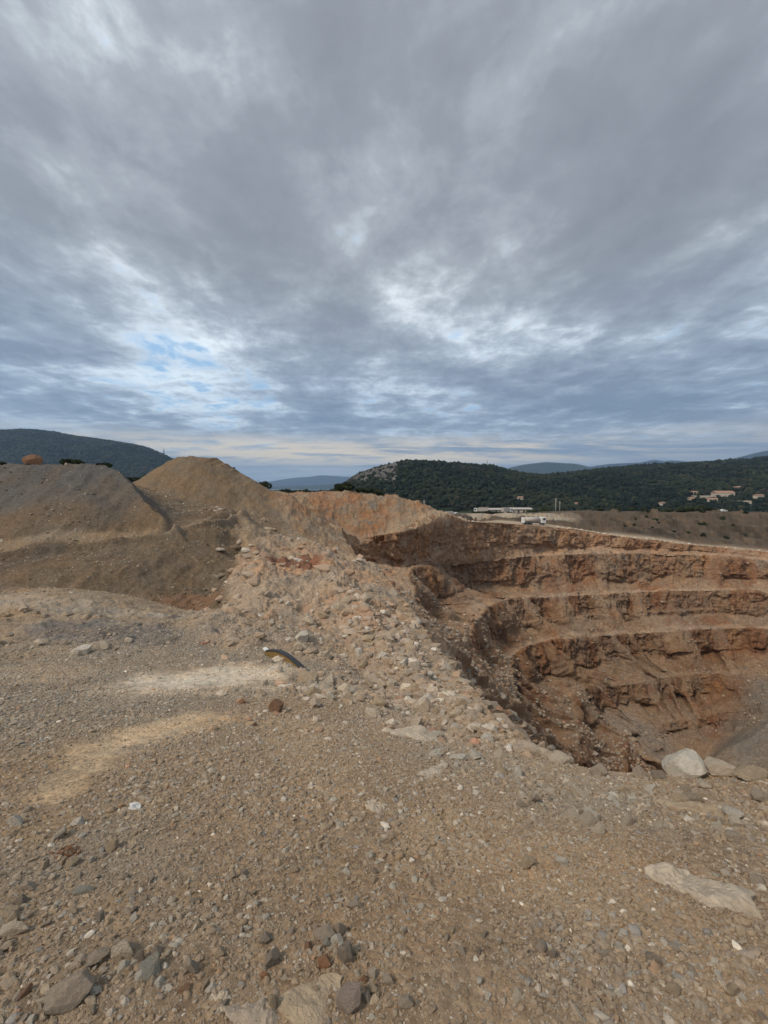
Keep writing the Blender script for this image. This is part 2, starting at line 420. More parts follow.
# coarse evaluation, then cubic-ish upsample through bilinear on a fine enough grid
th_k = np.linspace(-math.pi, math.pi, 721); lr_k = np.linspace(math.log(0.35), math.log(400), 701)
TK, LK = np.meshgrid(th_k, lr_k, indexing='ij')
EK = field(TK.ravel(), LK.ravel()).reshape(TK.shape)
def bilin(th, lr):
    a = (th + math.pi) / (2 * math.pi) * 720; b = (lr - lr_k[0]) / (lr_k[-1] - lr_k[0]) * 700
    a = np.clip(a, 0, 719.999); b = np.clip(b, 0, 699.999); i = a.astype(int); j = b.astype(int); u = a - i; v = b - j
    return EK[i, j] * (1 - u) * (1 - v) + EK[i + 1, j] * u * (1 - v) + EK[i, j + 1] * (1 - u) * v + EK[i + 1, j + 1] * u * v
TH, RR = np.meshgrid(th_s, r_s, indexing='ij')
X = (RR * np.sin(TH)).ravel(); Yc = (RR * np.cos(TH)).ravel(); rr = RR.ravel(); th = TH.ravel()
Z0 = bilin(th, np.log(rr)) * rr
Q2 = np.stack([X, Yc, X * 0], 1)
def smax(a, b, k): h = np.clip(0.5 + 0.5 * (a - b) / k, 0, 1); return b + (a - b) * h + k * h * (1 - h)
wob = fbm(Q2, 0.12, 4, 0.55, 500)
dh = np.hypot((X + 39.0) * np.where(X < -39, 1.0, 0.86), (Yc - 80) * 0.9)
cone = np.minimum(5.95 + 0.35 * wob - 0.02 * dh ** 2, 5.75 - 0.70 * (dh - 3.3) + 0.6 * wob)
cone = np.where((Yc > 50) & (X < 0), cone, -99)
Z0 = smax(Z0, cone, 0.8)
crest = np.array([P(-300, 465, 50), P(0, 465, 50), P(60, 466, 50), P(118, 473, 50), P(147, 508, 48)])
Bx0, Bx1 = crest[3][0], crest[3][0]
top = 2.8 + 0.12 * wob
front = 2.75 + (Yc - 50 + 1.0 * wob) * 0.92
XS = X * 49 / np.maximum(Yc, 5)
right_ = 1.9 - (XS - crest[3][0] + 0.8 * wob) * 0.85
bankz = np.minimum(np.minimum(top, front), right_)
bankz = np.minimum(bankz, 2.75 - (Yc - 62) * 0.6)
bankz = np.where((Yc > 38) & (Yc < 110) & (X < -20) & (th > -1.2), bankz, -99)
Z0 = smax(Z0, bankz, 0.15)
far_edge = 172 + 5 * fbm(Q2, 0.03, 4, 0.6, 501) + 2.5 * fbm(Q2, 0.15, 4, 0.6, 502)
Q = np.stack([X, Yc, Z0], 1)

def in_poly(x, y, poly):
    ins = np.zeros(len(x), bool); n = len(poly)
    for i in range(n):
        x0, y0 = poly[i][:2]; x1, y1 = poly[(i + 1) % n][:2]
        if y0 == y1: continue
        cnd = ((y0 > y) != (y1 > y)) & (x < (x1 - x0) * (y - y0) / (y1 - y0) + x0)
        ins ^= cnd
    return ins
def lp(px, py):       # log-polar place of a picture point lying on the undisturbed ground (ray march)
    d = raydir(px, py)
    Ys = np.exp(np.linspace(math.log(0.8), math.log(240), 1500))
    pt = d[None] * (Ys / d[1])[:, None]
    t_, l_ = tocoord(pt[:, 0], pt[:, 1])
    hit = pt[:, 2] < bilin(t_, l_) * np.exp(l_)
    i = int(np.argmax(hit)) if hit.any() else len(Ys) - 1
    return t_[i], l_[i], pt[i]
def patch(px0, py0, px1, py1, w, rag=0.6, seed=0, sc_=1.0, soft=0.5):
    """an elongated patch between two picture points, w = half width in radians/log units"""
    a = np.array(lp(px0, py0)[:2]); b = np.array(lp(px1, py1)[:2])
    q = np.stack([th, np.log(rr)], 1); ab = b - a; t_ = np.clip(((q - a) @ ab) / max(ab @ ab, 1e-9), 0, 1)
    d = np.sqrt(((q - a - t_[:, None] * ab) ** 2).sum(1)) / w
    out = np.zeros(len(d)); sel = d < 1 + soft + rag
    n = fbm(q[sel][:, (0, 1, 1)] * (1, 1, 0), 9 * sc_, 4, 0.6, seed=seed)
    out[sel] = 1 - sstep(1 - soft, 1 + soft, d[sel] + n * rag)
    return out

# --- relief
far_ = sstep(8, 30, rr)
spur = patch(330, 660, 330, 560, 0.16, 0.3, 3) ; spur = np.maximum(spur, patch(430, 730, 350, 620, 0.16, 0.3, 4))
spur = np.maximum(spur, patch(250, 640, 280, 570, 0.12, 0.3, 5))
Dn = 0.028 * fbm(Q2, 1.6, 4, 0.5, 1) + 0.008 * fbm(Q2, 9, 4, 0.65, 2)
Dn += 0.05 * fbm(Q2, 0.6, 3, 0.5, 13) * sstep(2, 6, rr)
Dn += sstep(3, 12, rr) * (0.14 * fbm(Q2, 0.55, 5, 0.55, 5) + 0.05 * fbm(Q2, 2.0, 4, 0.6, 7))
Dn += far_ * (0.30 * fbm(Q2, 0.16, 5, 0.55, 3))
knm = sstep(55, 80, rr) * sstep(-0.30, -0.22, th) * (1 - sstep(0.19, 0.22, th)) 
Dn += sstep(60, 110, rr) * 0.4 * fbm(Q2, 0.12, 5, 0.6, 33) + knm * (1.5 * fbm(np.stack([X, Yc, Z0], 1), 0.13, 6, 0.64, 34, True) + 0.3 * fbm(Q2, 0.6, 4, 0.65, 35, True))
edge_ = sstep(11, 14, rr) * (1 - sstep(21, 24, rr)) * (1 - sstep(-0.3, -0.2, th)) * sstep(-0.95, -0.8, th)
Dn += edge_ * (0.28 * fbm(Q2, 0.45, 5, 0.62, 45, True) + 0.10 * fbm(Q2, 1.6, 4, 0.65, 46, True))
hump = sstep(17, 24, rr) * (1 - sstep(52, 62, rr)) * sstep(-0.36, -0.3, th) * (1 - sstep(-0.02, 0.03, th))
Dn += hump * (1.1 * fbm(Q2, 0.13, 5, 0.6, 47, True) + 0.3 * fbm(Q2, 0.6, 4, 0.65, 48, True))
Dn += sstep(24, 30, rr) * (1 - sstep(-0.32, -0.25, th)) * (0.32 * fbm(Q2 * (1, .35, 1), 0.5, 4, 0.6, 36, True) + 0.1 * fbm(Q2, 1.3, 3, 0.6, 37))
bkm = sstep(166, 172, Yc) * (1 - sstep(196, 203, Yc)) * sstep(0.1, 0.2, th)
Dn += bkm * (3.2 * fbm(Q2, 0.09, 6, 0.64, 38, True) + 0.6 * fbm(Q2, 0.4, 4, 0.65, 39, True))
cd, ce, cid = cells(Q2, 1.3, 5)
Dn += spur * sstep(5, 14, rr) * (0.22 * (cid - 0.4) * sstep(0.02, 0.25, ce) + 0.35 * fbm(Q2, 0.5, 5, 0.6, 21, True))
sth = th + 0.035 * fbm(Q2, 0.25, 4, 0.6, 620) + 0.0022 * np.clip(46 - rr, 0, 22)
Dn += 0.9 * sstep(-0.375, -0.345, sth) * (1 - sstep(-0.345, -0.22, sth)) * sstep(24, 30, rr) * (1 - sstep(52, 66, rr))
# the ridge crest above the pit, and a shallow swale on its near side
cd2, ce2, cid2 = cells(Q2, 0.35, 6)
blocky = sstep(28, 45, rr) * np.maximum(spur, patch(300, 520, 430, 515, 0.09, 0.3, 8))
Dn += blocky * (0.9 * (cid2 - 0.5) * sstep(0.0, 0.2, ce2))
Z = Z0 + Dn
Q[:, 2] = Z
ZG = Z.reshape(NTH, NR)
def H(x, y):
    t_, l_ = tocoord(np.asarray(x, float), np.asarray(y, float))
    a = np.interp(t_, th_s, np.arange(NTH)); b = np.interp(np.exp(l_), r_s, np.arange(NR))
    i = np.clip(a.astype(int), 0, NTH - 2); j = np.clip(b.astype(int), 0, NR - 2); u = a - i; v = b - j
    return ZG[i, j] * (1 - u) * (1 - v) + ZG[i + 1, j] * u * (1 - v) + ZG[i, j + 1] * (1 - u) * v + ZG[i + 1, j + 1] * u * v
RIMXY = [tuple(q_[:2]) for q_ in RIM]
def hit(px, py, _n=0):
    d = raydir(px, py); Ys = np.exp(np.linspace(math.log(0.7), math.log(250), 4000))
    pt = d[None] * (Ys / d[1])[:, None]
    h = pt[:, 2] < H(pt[:, 0], pt[:, 1])
    r_ = pt[int(np.argmax(h)) if h.any() else -1]
    if _n < 14 and in_poly(np.array([r_[0]]), np.array([r_[1]]), RIMXY)[0]: return hit(px - 1.5, py + 2.5, _n + 1)
    return r_

def polydist(pts):
    q = np.stack([th, np.log(rr)], 1); best = np.full(len(th), 9.); side_ = np.zeros(len(th))
    L_ = [np.array(tocoord(P(*a)[0], P(*a)[1])) for a in pts]
    for a, b in zip(L_, L_[1:]):
        ab = b - a; t_ = np.clip(((q - a) @ ab) / (ab @ ab), 0, 1); v = q - a - t_[:, None] * ab; d = np.hypot(v[:, 0], v[:, 1])
        cr_ = ab[0] * (q[:, 1] - a[1]) - ab[1] * (q[:, 0] - a[0]); m = d < best; best = np.where(m, d, best); side_ = np.where(m, np.sign(cr_), side_)
    return best * side_
crest_d = polydist([(300, 560, 50), (330, 600, 25), (370, 650, 14), (420, 700, 8), (470, 735, 5.6)])
cr_n = 0.35 * fbm(Q2, 0.6, 4, 0.6, 610)
Z += np.clip(rr, 0, 30) * 0.022 * (np.exp(-((crest_d - 0.05) / 0.045) ** 2) * (1 + 2 * cr_n) - 0.7 * np.exp(-((crest_d + 0.08) / 0.06) ** 2))
tr_ = polydist([(-200, 562, 33), (0, 560, 34), (100, 549, 37), (170, 539, 41), (215, 525, 48), (245, 516, 56)]) + 0.004 * fbm(Q2, 0.3, 3, 0.5, 505)
Dtr = 0.65 * np.exp(-((tr_ + 0.004) / 0.008) ** 2) - 1.2 * np.exp(-((tr_ - 0.016) / 0.010) ** 2)
Z += Dtr
def terrace(z, step, off, sharp=0.75):
    q = (z + off) / step; f = np.floor(q); t_ = q - f
    return (f + t_ * (1 - sharp) + sharp * sstep(0.32, 0.62, t_)) * step - off
Z = Z + (terrace(Z, 2.6, 1.6 * fbm(Q2, 0.04, 4, 0.6, 521)) - Z) * bkm * 0.8
Q[:, 2] = Z; ZG = Z.reshape(NTH, NR)
# --- colours of the ground (dirt, dust, stains, painted shadow in the hollow)
def lerp(c0, c1, m): return c0 + (np.asarray(c1) - c0) * m[:, None]
col = np.tile(np.array((0.315, 0.227, 0.148)), (len(Q), 1))
n_a = fbm(Q2, 0.7, 5, 0.6, 41); n_b = fbm(Q2, 0.25, 4, 0.6, 43); n_c = fbm(Q2, 2.6, 5, 0.65, 44)
col = lerp(col, (0.275, 0.228, 0.172), sstep(-0.1, 0.5, n_a) * 0.8)
col = lerp(col, (0.37, 0.265, 0.16), sstep(0.12, 0.5, n_c + 0.4 * n_a) * 0.6)
col = lerp(col, (0.26, 0.225, 0.18), patch(60, 690, 250, 640, 0.5, 0.4, 50) * 0.7)            # greyer hard standing
col = lerp(col, (0.54, 0.395, 0.245), patch(60, 790, 120, 745, 0.045, 1.3, 51, 1.5, 0.9) * 0.9)
col = lerp(col, (0.60, 0.435, 0.27), patch(105, 745, 185, 725, 0.085, 1.3, 52, 1.5, 0.9) * 0.9)
col = lerp(col, (0.66, 0.54, 0.40), patch(175, 682, 245, 676, 0.11, 1.3, 53, 1.5, 0.9) * 0.95)
col = lerp(col, (0.44, 0.35, 0.25), patch(10, 675, 60, 675, 0.07, 0.9, 54, 2) * 0.6)
col = lerp(col, (0.155, 0.14, 0.13), patch(70, 632, 170, 640, 0.07, 1.3, 55, 2) * 0.75)        # darker grey patch
col = lerp(col, (0.36, 0.31, 0.25), patch(0, 605, 180, 620, 0.05, 1.2, 56, 2) * 0.6)
col = lerp(col, (0.42, 0.29, 0.175), patch(620, 900, 700, 960, 0.16, 1.2, 57, 2) * 0.5)
col = lerp(col, (0.42, 0.30, 0.185), patch(430, 840, 560, 880, 0.13, 1.2, 58, 2) * 0.5)
col = lerp(col, (0.42, 0.30, 0.185), patch(290, 725, 330, 800, 0.08, 1.2, 59, 2) * 0.5)
rub = lerp(np.tile(np.array((0.36, 0.28, 0.205)), (len(Q), 1)), (0.42, 0.27, 0.175), sstep(-0.1, 0.4, fbm(Q2, 0.25, 5, 0.6, 60)))
col = col + (rub - col) * (spur * 0.85)[:, None]
col = lerp(col, (0.20, 0.085, 0.05), patch(278, 563, 300, 567, 0.05, 1.2, 61, 2) * 0.8)
# bank, heap and knoll
wth = th + 0.035 * fbm(Q2, 0.25, 4, 0.6, 620)
bank = sstep(24, 27, rr) * (1 - sstep(-0.372 , -0.345, wth + 0.0022 * np.clip(46 - rr, 0, 22)))
bcol = lerp(np.tile(np.array((0.185, 0.135, 0.088)), (len(Q), 1)), (0.14, 0.107, 0.078), sstep(-0.2, 0.4, fbm(Q2, 0.12, 5, 0.6, 62)))
bcol = bcol * 0.86
bcol = lerp(bcol, (0.25, 0.19, 0.13), sstep(0.25, 0.6, fbm(Q2, 0.7, 5, 0.7, 63)) * 0.6)
col = col + (bcol - col) * bank[:, None]
upper = patch(-40, 485, 110, 490, 0.10, 0.25, 64) * bank
col = lerp(col, (0.115, 0.106, 0.096), upper * 0.85)
col = lerp(col, (0.30, 0.225, 0.15), patch(-60, 559, 170, 538, 0.016, 0.5, 66) * 0.7)
col = lerp(col, (0.30, 0.225, 0.15), patch(170, 538, 245, 516, 0.03, 0.5, 67) * 0.7)
col = lerp(col, (0.20, 0.115, 0.07), patch(180, 603, 212, 600, 0.04, 0.8, 68, 2) * 0.6)  # dark red shadow of the hollow, painted into the ground colour
heap = sstep(58, 66, rr) * (1 - sstep(-0.27, -0.24, th)) * sstep(-0.60, -0.56, th)
col = lerp(col, (0.20, 0.145, 0.092), heap * 0.85)
kn = sstep(60, 85, rr) * sstep(-0.32, -0.24, th) * (1 - sstep(0.19, 0.22, th))
kcol = lerp(np.tile(np.array((0.29, 0.21, 0.14)), (len(Q), 1)), (0.30, 0.16, 0.085), sstep(-0.25, 0.25, fbm(np.stack([X, Yc, Z0], 1), 0.22, 6, 0.7, 70)) * 0.9)
kcol = lerp(kcol, (0.23, 0.20, 0.16), sstep(0.15, 0.4, fbm(np.stack([X, Yc, Z0], 1), 0.3, 4, 0.65, 75)) * 0.7)
col = col + (kcol - col) * kn[:, None]
fb = sstep(160, 170, Yc) * sstep(0.12, 0.16, th)
fcol = lerp(np.tile(np.array((0.105, 0.08, 0.058)), (len(Q), 1)), (0.055, 0.045, 0.033), sstep(-0.1, 0.4, fbm(Q, 0.1, 5, 0.7, 71)))
fcol = lerp(fcol, (0.17, 0.13, 0.095), sstep(0.15, 0.5, fbm(Q, 0.3, 4, 0.7, 74)) * 0.6)
fcol = lerp(fcol, (0.42, 0.36, 0.28), patch(480, 519, 555, 520, 0.05, 0.5, 72) * 0.8)
col = col + (fcol - col) * fb[:, None]
road = sstep(112, 125, Yc) * (1 - sstep(160, 168, Yc)) * sstep(0.12, 0.2, th)
col = lerp(col, (0.40, 0.325, 0.245), road * 0.8)
col = lerp(col, (0.06, 0.07, 0.035), sstep(212, 225, Yc) * (th > -0.1))

rl_ = np.abs(polydist([(340, 544, 88), (346, 541, 91), (427, 526.5, 113), (472, 521, 129), (560, 527.5, 147), (650, 539.5, 151), (768, 551.5, 147)]))
col = lerp(col, (0.37, 0.285, 0.195), (1 - sstep(0.012, 0.05, rl_)) * 0.85)
COLG = col.reshape(NTH, NR, 3)
# ------------------------------------------------------------------ rings of the pit
def W(x, y, z): return np.array((x, y, z), float)
zB, zC, zD, zE, zF, zG = -24., -36., -49., -60., -69., -75.
near = {  # columns 0-9: world XY per level
 0: [(16, 14), (22, 20), (30, 27), (38, 34), (46, 40), (52, 45)], 1: [(13, 16), (20, 23), (28, 31), (35, 39), (44, 46), (50, 51)],
 2: [(12, 18), (19, 26), (27, 34), (34, 43), (43, 50), (50, 55)], 3: [(11.5, 21), (18.5, 29), (27, 38), (35, 47), (44, 55), (51, 59)],
 4: [(11.5, 25), (19, 34), (28, 43), (37, 52), (46, 61), (53, 64)], 5: [(11.3, 29), (19.5, 41), (29, 51), (39, 61), (49, 69), (56, 71)],
 6: [(11.5, 34), (20, 49), (30, 62), (41, 71), (52, 78), (60, 78)], 7: [(10.5, 40), (19, 57), (30.5, 73), (43, 81), (57, 88), (64, 86)],
 8: [(9, 50), (18, 70), (31, 86), (47, 89), (62, 95), (69, 92)], 9: [(7.5, 68), (20, 88), (34, 98), (51, 98), (66, 100), (73, 96)]}
levels = [RIM]
lvz = (zB, zC, zD, zE, zF, zG)
farcols = {
 10: [(410, 570, 98), (478, 618, 102), (508, 662, 104), (574, 690, 110), (628, 735, 103), (645, 758, 97)],
 11: [(436, 567, 118), (505, 600, 122), (536, 644, 117), (602, 688, 115), (645, 731, 106), (660, 752, 99)],
 12: [(475, 562, 130), (530, 598, 129), (572, 639, 122), (640, 684, 117), (668, 727, 107), (680, 747, 100)],
 13: [(560, 555, 142), (580, 596, 135), (620, 635, 128), (668, 678, 119), (690, 722, 108), (700, 742, 101)],
 14: [(650, 554, 146), (650, 592, 138), (665, 632, 128), (700, 675, 119), (715, 716, 108), (722, 738, 101)],
 15: [(768, 562, 142), (768, 594, 133), (768, 629, 124), (768, 676, 112), (768, 700, 101), (768, 724, 94)],
 16: [(900, 590, 117), (900, 618, 110), (900, 645, 104), (900, 680, 96), (895, 700, 88), (885, 725, 83)]}
for li in range(6):
    row = []
    for ci in range(20):
        if ci in near: x, y = near[ci][li]; row.append(W(x, y, lvz[li]))
        elif ci in farcols: row.append(P(*farcols[ci][li]))
        else:
            rp = RIM[ci]; dirn = W(75, 62, 0) - W(rp[0], rp[1], 0); dirn /= np.linalg.norm(dirn)
            row.append(W(rp[0], rp[1], 0) + dirn * (rp[2] - lvz[li]) * 0.7 + W(0, 0, lvz[li]))
    levels.append(row)
levels = np.array([[p for p in r_] for r_ in levels])          # (7,20,3)
# dense columns: Catmull-Rom around the ring
seg = [10, 14, 20, 26, 40, 70, 100, 130, 170, 170, 160, 130, 190, 190, 190, 80, 20, 14, 14, 14]
def ring(pts):
    out = []
    n = len(pts)
    for i in range(n):
        p0, p1, p2, p3 = pts[i - 1], pts[i], pts[(i + 1) % n], pts[(i + 2) % n]
        # centripetal-like: tangents limited by the shorter side
        l0 = np.linalg.norm(p1 - p0); l1 = np.linalg.norm(p2 - p1); l2 = np.linalg.norm(p3 - p2)
        m1 = ((p1 - p0) / max(l0, 1e-6) + (p2 - p1) / max(l1, 1e-6)) * 0.5 * l1
        m2 = ((p2 - p1) / max(l1, 1e-6) + (p3 - p2) / max(l2, 1e-6)) * 0.5 * l1
        t_ = np.arange(seg[i]) / seg[i]; t_ = t_[:, None]
        out.append((2 * t_**3 - 3 * t_**2 + 1) * p1 + (t_**3 - 2 * t_**2 + t_) * m1 + (-2 * t_**3 + 3 * t_**2) * p2 + (t_**3 - t_**2) * m2)
    return np.concatenate(out)
RG = np.array([ring(list(l_)) for l_ in levels])                # (7,NC,3)
NC = RG.shape[1]
colpos = np.concatenate([i + np.arange(s_) / s_ for i, s_ in enumerate(seg)])
# benches exist from column ~9 to ~17; on the rubble side the slope is plain
bench = sstep(8.6, 10.4, colpos) * (1 - sstep(17, 18, colpos))
BST = [(8.6, 10.2), (8.8, 10.0), (8.4, 9.7), (6.6, 8.0), (4.6, 6.2), (4.6, 6.2)]
colpos_line = RG[0]
rows, wallm, kind_t = [], [], []
NSUB = [80, 76, 70, 62, 54, 36]
lat = np.arange(NC) * 0.05
for k in range(6):
    a, b = RG[k], RG[k + 1]
    n = NSUB[k]
    w1 = 0.76 + 0.13 * vnoise(np.stack([lat * 0.9, np.full(NC, k * 7.), np.zeros(NC)], 1), 90)     # height share of the rock face
    h1 = 0.16
    be = sstep(*BST[k], colpos) * (1 - sstep(17, 18, colpos)); be = be * (1 - (0.7 if k else 0.25) * sstep(0.12, 0.42, vnoise(np.stack([lat * 0.55, np.full(NC, 3.3 + k * 5), np.zeros(NC)], 1), 91)))
    if k >= 4: be = be * (1 - sstep(14.0, 14.8, colpos))
    if k == 0: be = be * (1 - 0.6 * sstep(14.2, 15.2, colpos))
    for j in range(n):
        s_ = j / n
        split = 0.64
        if s_ < split: zt = s_ / split * w1; ht = np.full(NC, s_ / split * h1)
        else:
            q = (s_ - split) / (1 - split); zt = w1 + (1 - w1) * (q ** 0.75); ht = h1 + (1 - h1) * q
        zt = zt * be + s_ * (1 - be); ht = ht * be + s_ * (1 - be)
        pnt = np.empty((NC, 3)); pnt[:, :2] = a[:, :2] + (b[:, :2] - a[:, :2]) * ht[:, None]; pnt[:, 2] = a[:, 2] + (b[:, 2] - a[:, 2]) * zt
        rows.append(pnt); wallm.append(be * (1 - sstep(split - 0.08, split + 0.03, np.full(NC, s_)))); kind_t.append(np.full(NC, k + s_))
rows.append(RG[6]); wallm.append(np.zeros(NC)); kind_t.append(np.full(NC, 6.))
cen = RG[6].mean(0)
for q in (0.25, 0.5, 0.75, 0.97):
    rows.append(RG[6] + (cen - RG[6]) * q); wallm.append(np.zeros(NC)); kind_t.append(np.full(NC, 6. + q))
PV = np.array(rows); WM = np.array(wallm); KT = np.array(kind_t)
NRW = len(PV)
gi = np.gradient(PV, axis=0); gj = (np.roll(PV, -1, 1) - np.roll(PV, 1, 1))
nrm = np.cross(gj, gi); nl = np.linalg.norm(nrm, axis=2, keepdims=True); nrm = nrm / np.maximum(nl, 1e-6)
nrm *= np.sign(nrm[..., 2:3] + 1e-9)
# horizontal in-pit direction for the rock faces
hz = nrm.copy(); 
pv = PV.reshape(-1, 3); wm = WM.ravel(); kt = KT.ravel(); cpz = np.tile(colpos, NRW)
hn = hz.reshape(-1, 3)
rubb = (1 - sstep(8.0, 9.6, cpz + 0.5 * kt)) * sstep(4.0, 5.0, cpz)
dist = np.linalg.norm(pv, axis=1)
amp = sstep(6, 40, dist)
d_a, d_e, d_id = cells(pv * (1, 1, 0.8), 0.22, 15)
d_a2, d_e2, d_id2 = cells(pv * (1, 1, 0.7), 0.55, 16)
big = fbm(pv * (1, 1, 0.25), 0.07, 4, 0.55, 80)
disp = amp * (wm * (1.8 * big + 1.5 * (d_id - 0.5) * sstep(0.0, 0.12, d_e) + 0.55 * (d_id2 - 0.5) + 1.0 * fbm(pv, 0.30, 6, 0.66, 81, True))
              + (1 - wm) * (0.75 * fbm(pv, 0.22, 6, 0.66, 82) + 0.35 * (d_id2 - 0.5)) + (1 - sstep(0.8, 1.0, kt)) * 0)
# bench crests wander in and out
shift = amp * np.where(kt > 0.9, 1.0, sstep(0.0, 0.9, kt)) * 3.4 * fbm(np.stack([pv[:, 0], pv[:, 1], np.round(kt) * 9.], 1), 0.07, 5, 0.62, 83) * bench[np.arange(len(pv)) % NC]
# ribs and gullies running down the rubble side
rib = rubb * amp * sstep(0.15, 1.2, kt) * (4.2 * (fbm(np.stack([cpz * 2.0 + 0.55 * kt, kt * 0.3, kt * 0], 1), 1.0, 3, 0.5, 84, True) - 0.2) + 1.6 * fbm(pv * (1, 1, 0.5), 0.11, 5, 0.6, 89, True) + 0.7 * (d_id - 0.5))
fade = sstep(0.0, 0.12, kt)
tot = (disp + rib) * fade * (1 - 0.9 * sstep(5.0, 5.5, kt) * (1 - wm))
hxy = hn.copy(); hxy[:, 2] *= 0.25; hxy /= np.maximum(np.linalg.norm(hxy, axis=1, keepdims=True), 1e-6)
pv2 = pv + hn * tot[:, None] * 1.0 + hxy * (shift * fade)[:, None]
first = np.arange(NC)
pv2[first, 2] = H(pv[first, 0], pv[first, 1]) - 0.01
PV2 = pv2.reshape(NRW, NC, 3)
# outer skirt below the ground sheet so that nothing gapes at the rim
cen2 = np.array((60, 60, 0.))
sk = PV2[0].copy(); out = sk - cen2; out[:, 2] = 0; out /= np.linalg.norm(out, axis=1, keepdims=True)
dsk = 0.02 * np.linalg.norm(sk, axis=1) + 0.05
sk = sk + out * dsk[:, None]; sk[:, 2] = H(sk[:, 0], sk[:, 1]) - 0.03 * dsk - 0.02
PVa = np.concatenate([sk[None], PV2]); NR2 = NRW + 1
KTa = np.concatenate([np.zeros((1, NC)), KT]).ravel(); WMa = np.concatenate([WM[:1], WM]).ravel(); CPa = np.tile(colpos, NR2)
va = PVa.reshape(-1, 3)
# colours
n1 = fbm(va * (1, 1, 0.35), 0.07, 5, 0.65, 85); n2 = fbm(va * (1, 1, 0.12), 0.22, 5, 0.65, 86); n3 = fbm(va, 0.5, 5, 0.7, 87); n4 = fbm(va * (0.3, 0.3, 1), 0.5, 4, 0.6, 88)
tal = lerp(np.tile(np.array((0.30, 0.225, 0.155)), (len(va), 1)), (0.235, 0.155, 0.10), sstep(-0.2, 0.5, n1))
tal = lerp(tal, (0.36, 0.28, 0.20), sstep(0.1, 0.5, n3) * 0.5)
tal = lerp(tal, (0.25, 0.125, 0.07), sstep(0.05, 0.4, n2 + 0.3 * n3) * 0.6)
wal = lerp(np.tile(np.array((0.27, 0.185, 0.125)), (len(va), 1)), (0.225, 0.12, 0.07), sstep(-0.15, 0.35, n2 + 0.4 * n1 + 0.3 * n3))
wal = lerp(wal, (0.22, 0.185, 0.145), sstep(0.12, 0.4, -n2 + 0.5 * n3) * 0.8)
wal = lerp(wal, (0.13, 0.085, 0.055), sstep(0.15, 0.45, n4 + 0.3 * n3) * 0.5)
wal = lerp(wal, (0.34, 0.20, 0.10), sstep(0.15, 0.4, n1 - 0.5 * n3) * 0.6)
wal = lerp(wal, (0.12, 0.08, 0.055), (1 - sstep(0.0, 0.10, np.tile(0, len(va)) + np.concatenate([d_e[:NC], d_e]))) * 0.55)
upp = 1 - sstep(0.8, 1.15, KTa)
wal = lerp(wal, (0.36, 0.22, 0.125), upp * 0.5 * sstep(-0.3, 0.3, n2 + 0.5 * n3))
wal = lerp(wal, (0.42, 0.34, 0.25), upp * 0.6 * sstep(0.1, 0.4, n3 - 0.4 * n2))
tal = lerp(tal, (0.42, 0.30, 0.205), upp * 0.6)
wmix = np.clip(sstep(0.1, 0.9, WMa + 0.8 * n3 + 0.5 * n2) * 0.85, 0, 1)
pc = tal + (wal - tal) * wmix[:, None]
pc = lerp(pc, (0.12, 0.075, 0.05), sstep(0.22, 0.5, fbm(va, 0.9, 4, 0.7, 188)) * 0.5 * (0.35 + 0.65 * WMa))
fr = KTa % 1.0
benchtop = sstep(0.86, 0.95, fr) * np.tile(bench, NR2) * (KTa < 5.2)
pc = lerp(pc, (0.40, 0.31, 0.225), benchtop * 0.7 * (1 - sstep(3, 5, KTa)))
rb = (1 - sstep(8.8, 10.2, CPa + 0.7 * KTa))
pc = lerp(pc, (0.36, 0.27, 0.185), rb * 0.75)
pc = lerp(pc, (0.22, 0.115, 0.07), rb * sstep(0.1, 0.5, n1 + 0.5 * n3) * 0.6 * sstep(0.5, 1.5, KTa))
greyr = sstep(14.1, 14.9, CPa + (KTa - 5) * 0.35 + 0.15 * n3) * sstep(3.7, 4.05, KTa)
pc = lerp(pc, (0.245, 0.215, 0.175), greyr)
pc = lerp(pc, (0.30, 0.245, 0.19), (sstep(10.0, 10.4, CPa) * (1 - sstep(11.3, 11.8, CPa)) * sstep(4.35, 4.7, KTa)))
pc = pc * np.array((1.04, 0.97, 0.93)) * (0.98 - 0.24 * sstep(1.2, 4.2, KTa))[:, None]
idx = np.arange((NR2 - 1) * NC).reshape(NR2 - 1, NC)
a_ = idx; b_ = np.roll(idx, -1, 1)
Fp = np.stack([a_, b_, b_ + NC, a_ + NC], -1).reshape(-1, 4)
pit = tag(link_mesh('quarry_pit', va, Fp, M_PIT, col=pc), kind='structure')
rim_poly = RG[0][:, :2]

# ground sheet with the pit cut out
ii = np.arange(NTH * NR).reshape(NTH, NR)
Fg = np.stack([ii[:-1, :-1], ii[:-1, 1:], ii[1:, 1:], ii[1:, :-1]], -1).reshape(-1, 4)[:, ::-1]
cx_, cy_ = X[Fg].mean(1), Yc[Fg].mean(1)
keep = ~in_poly(cx_, cy_, rim_poly)
Fg = Fg[keep]
used = np.zeros(len(Q), bool); used[Fg.ravel()] = True
remap = np.cumsum(used) - 1
gr_near = cx_[keep] ** 2 + cy_[keep] ** 2
def sub_sheet(name, sel, mat):
    f = Fg[sel]; u = np.zeros(len(Q), bool); u[f.ravel()] = True; rm = np.cumsum(u) - 1
    return tag(link_mesh(name, Q[u], rm[f], mat, col=col[u]), kind='structure')
sub_sheet('ground', gr_near < 23.5 ** 2, M_GROUND)
sub_sheet('terrain', gr_near >= 23.5 ** 2, M_BANK)
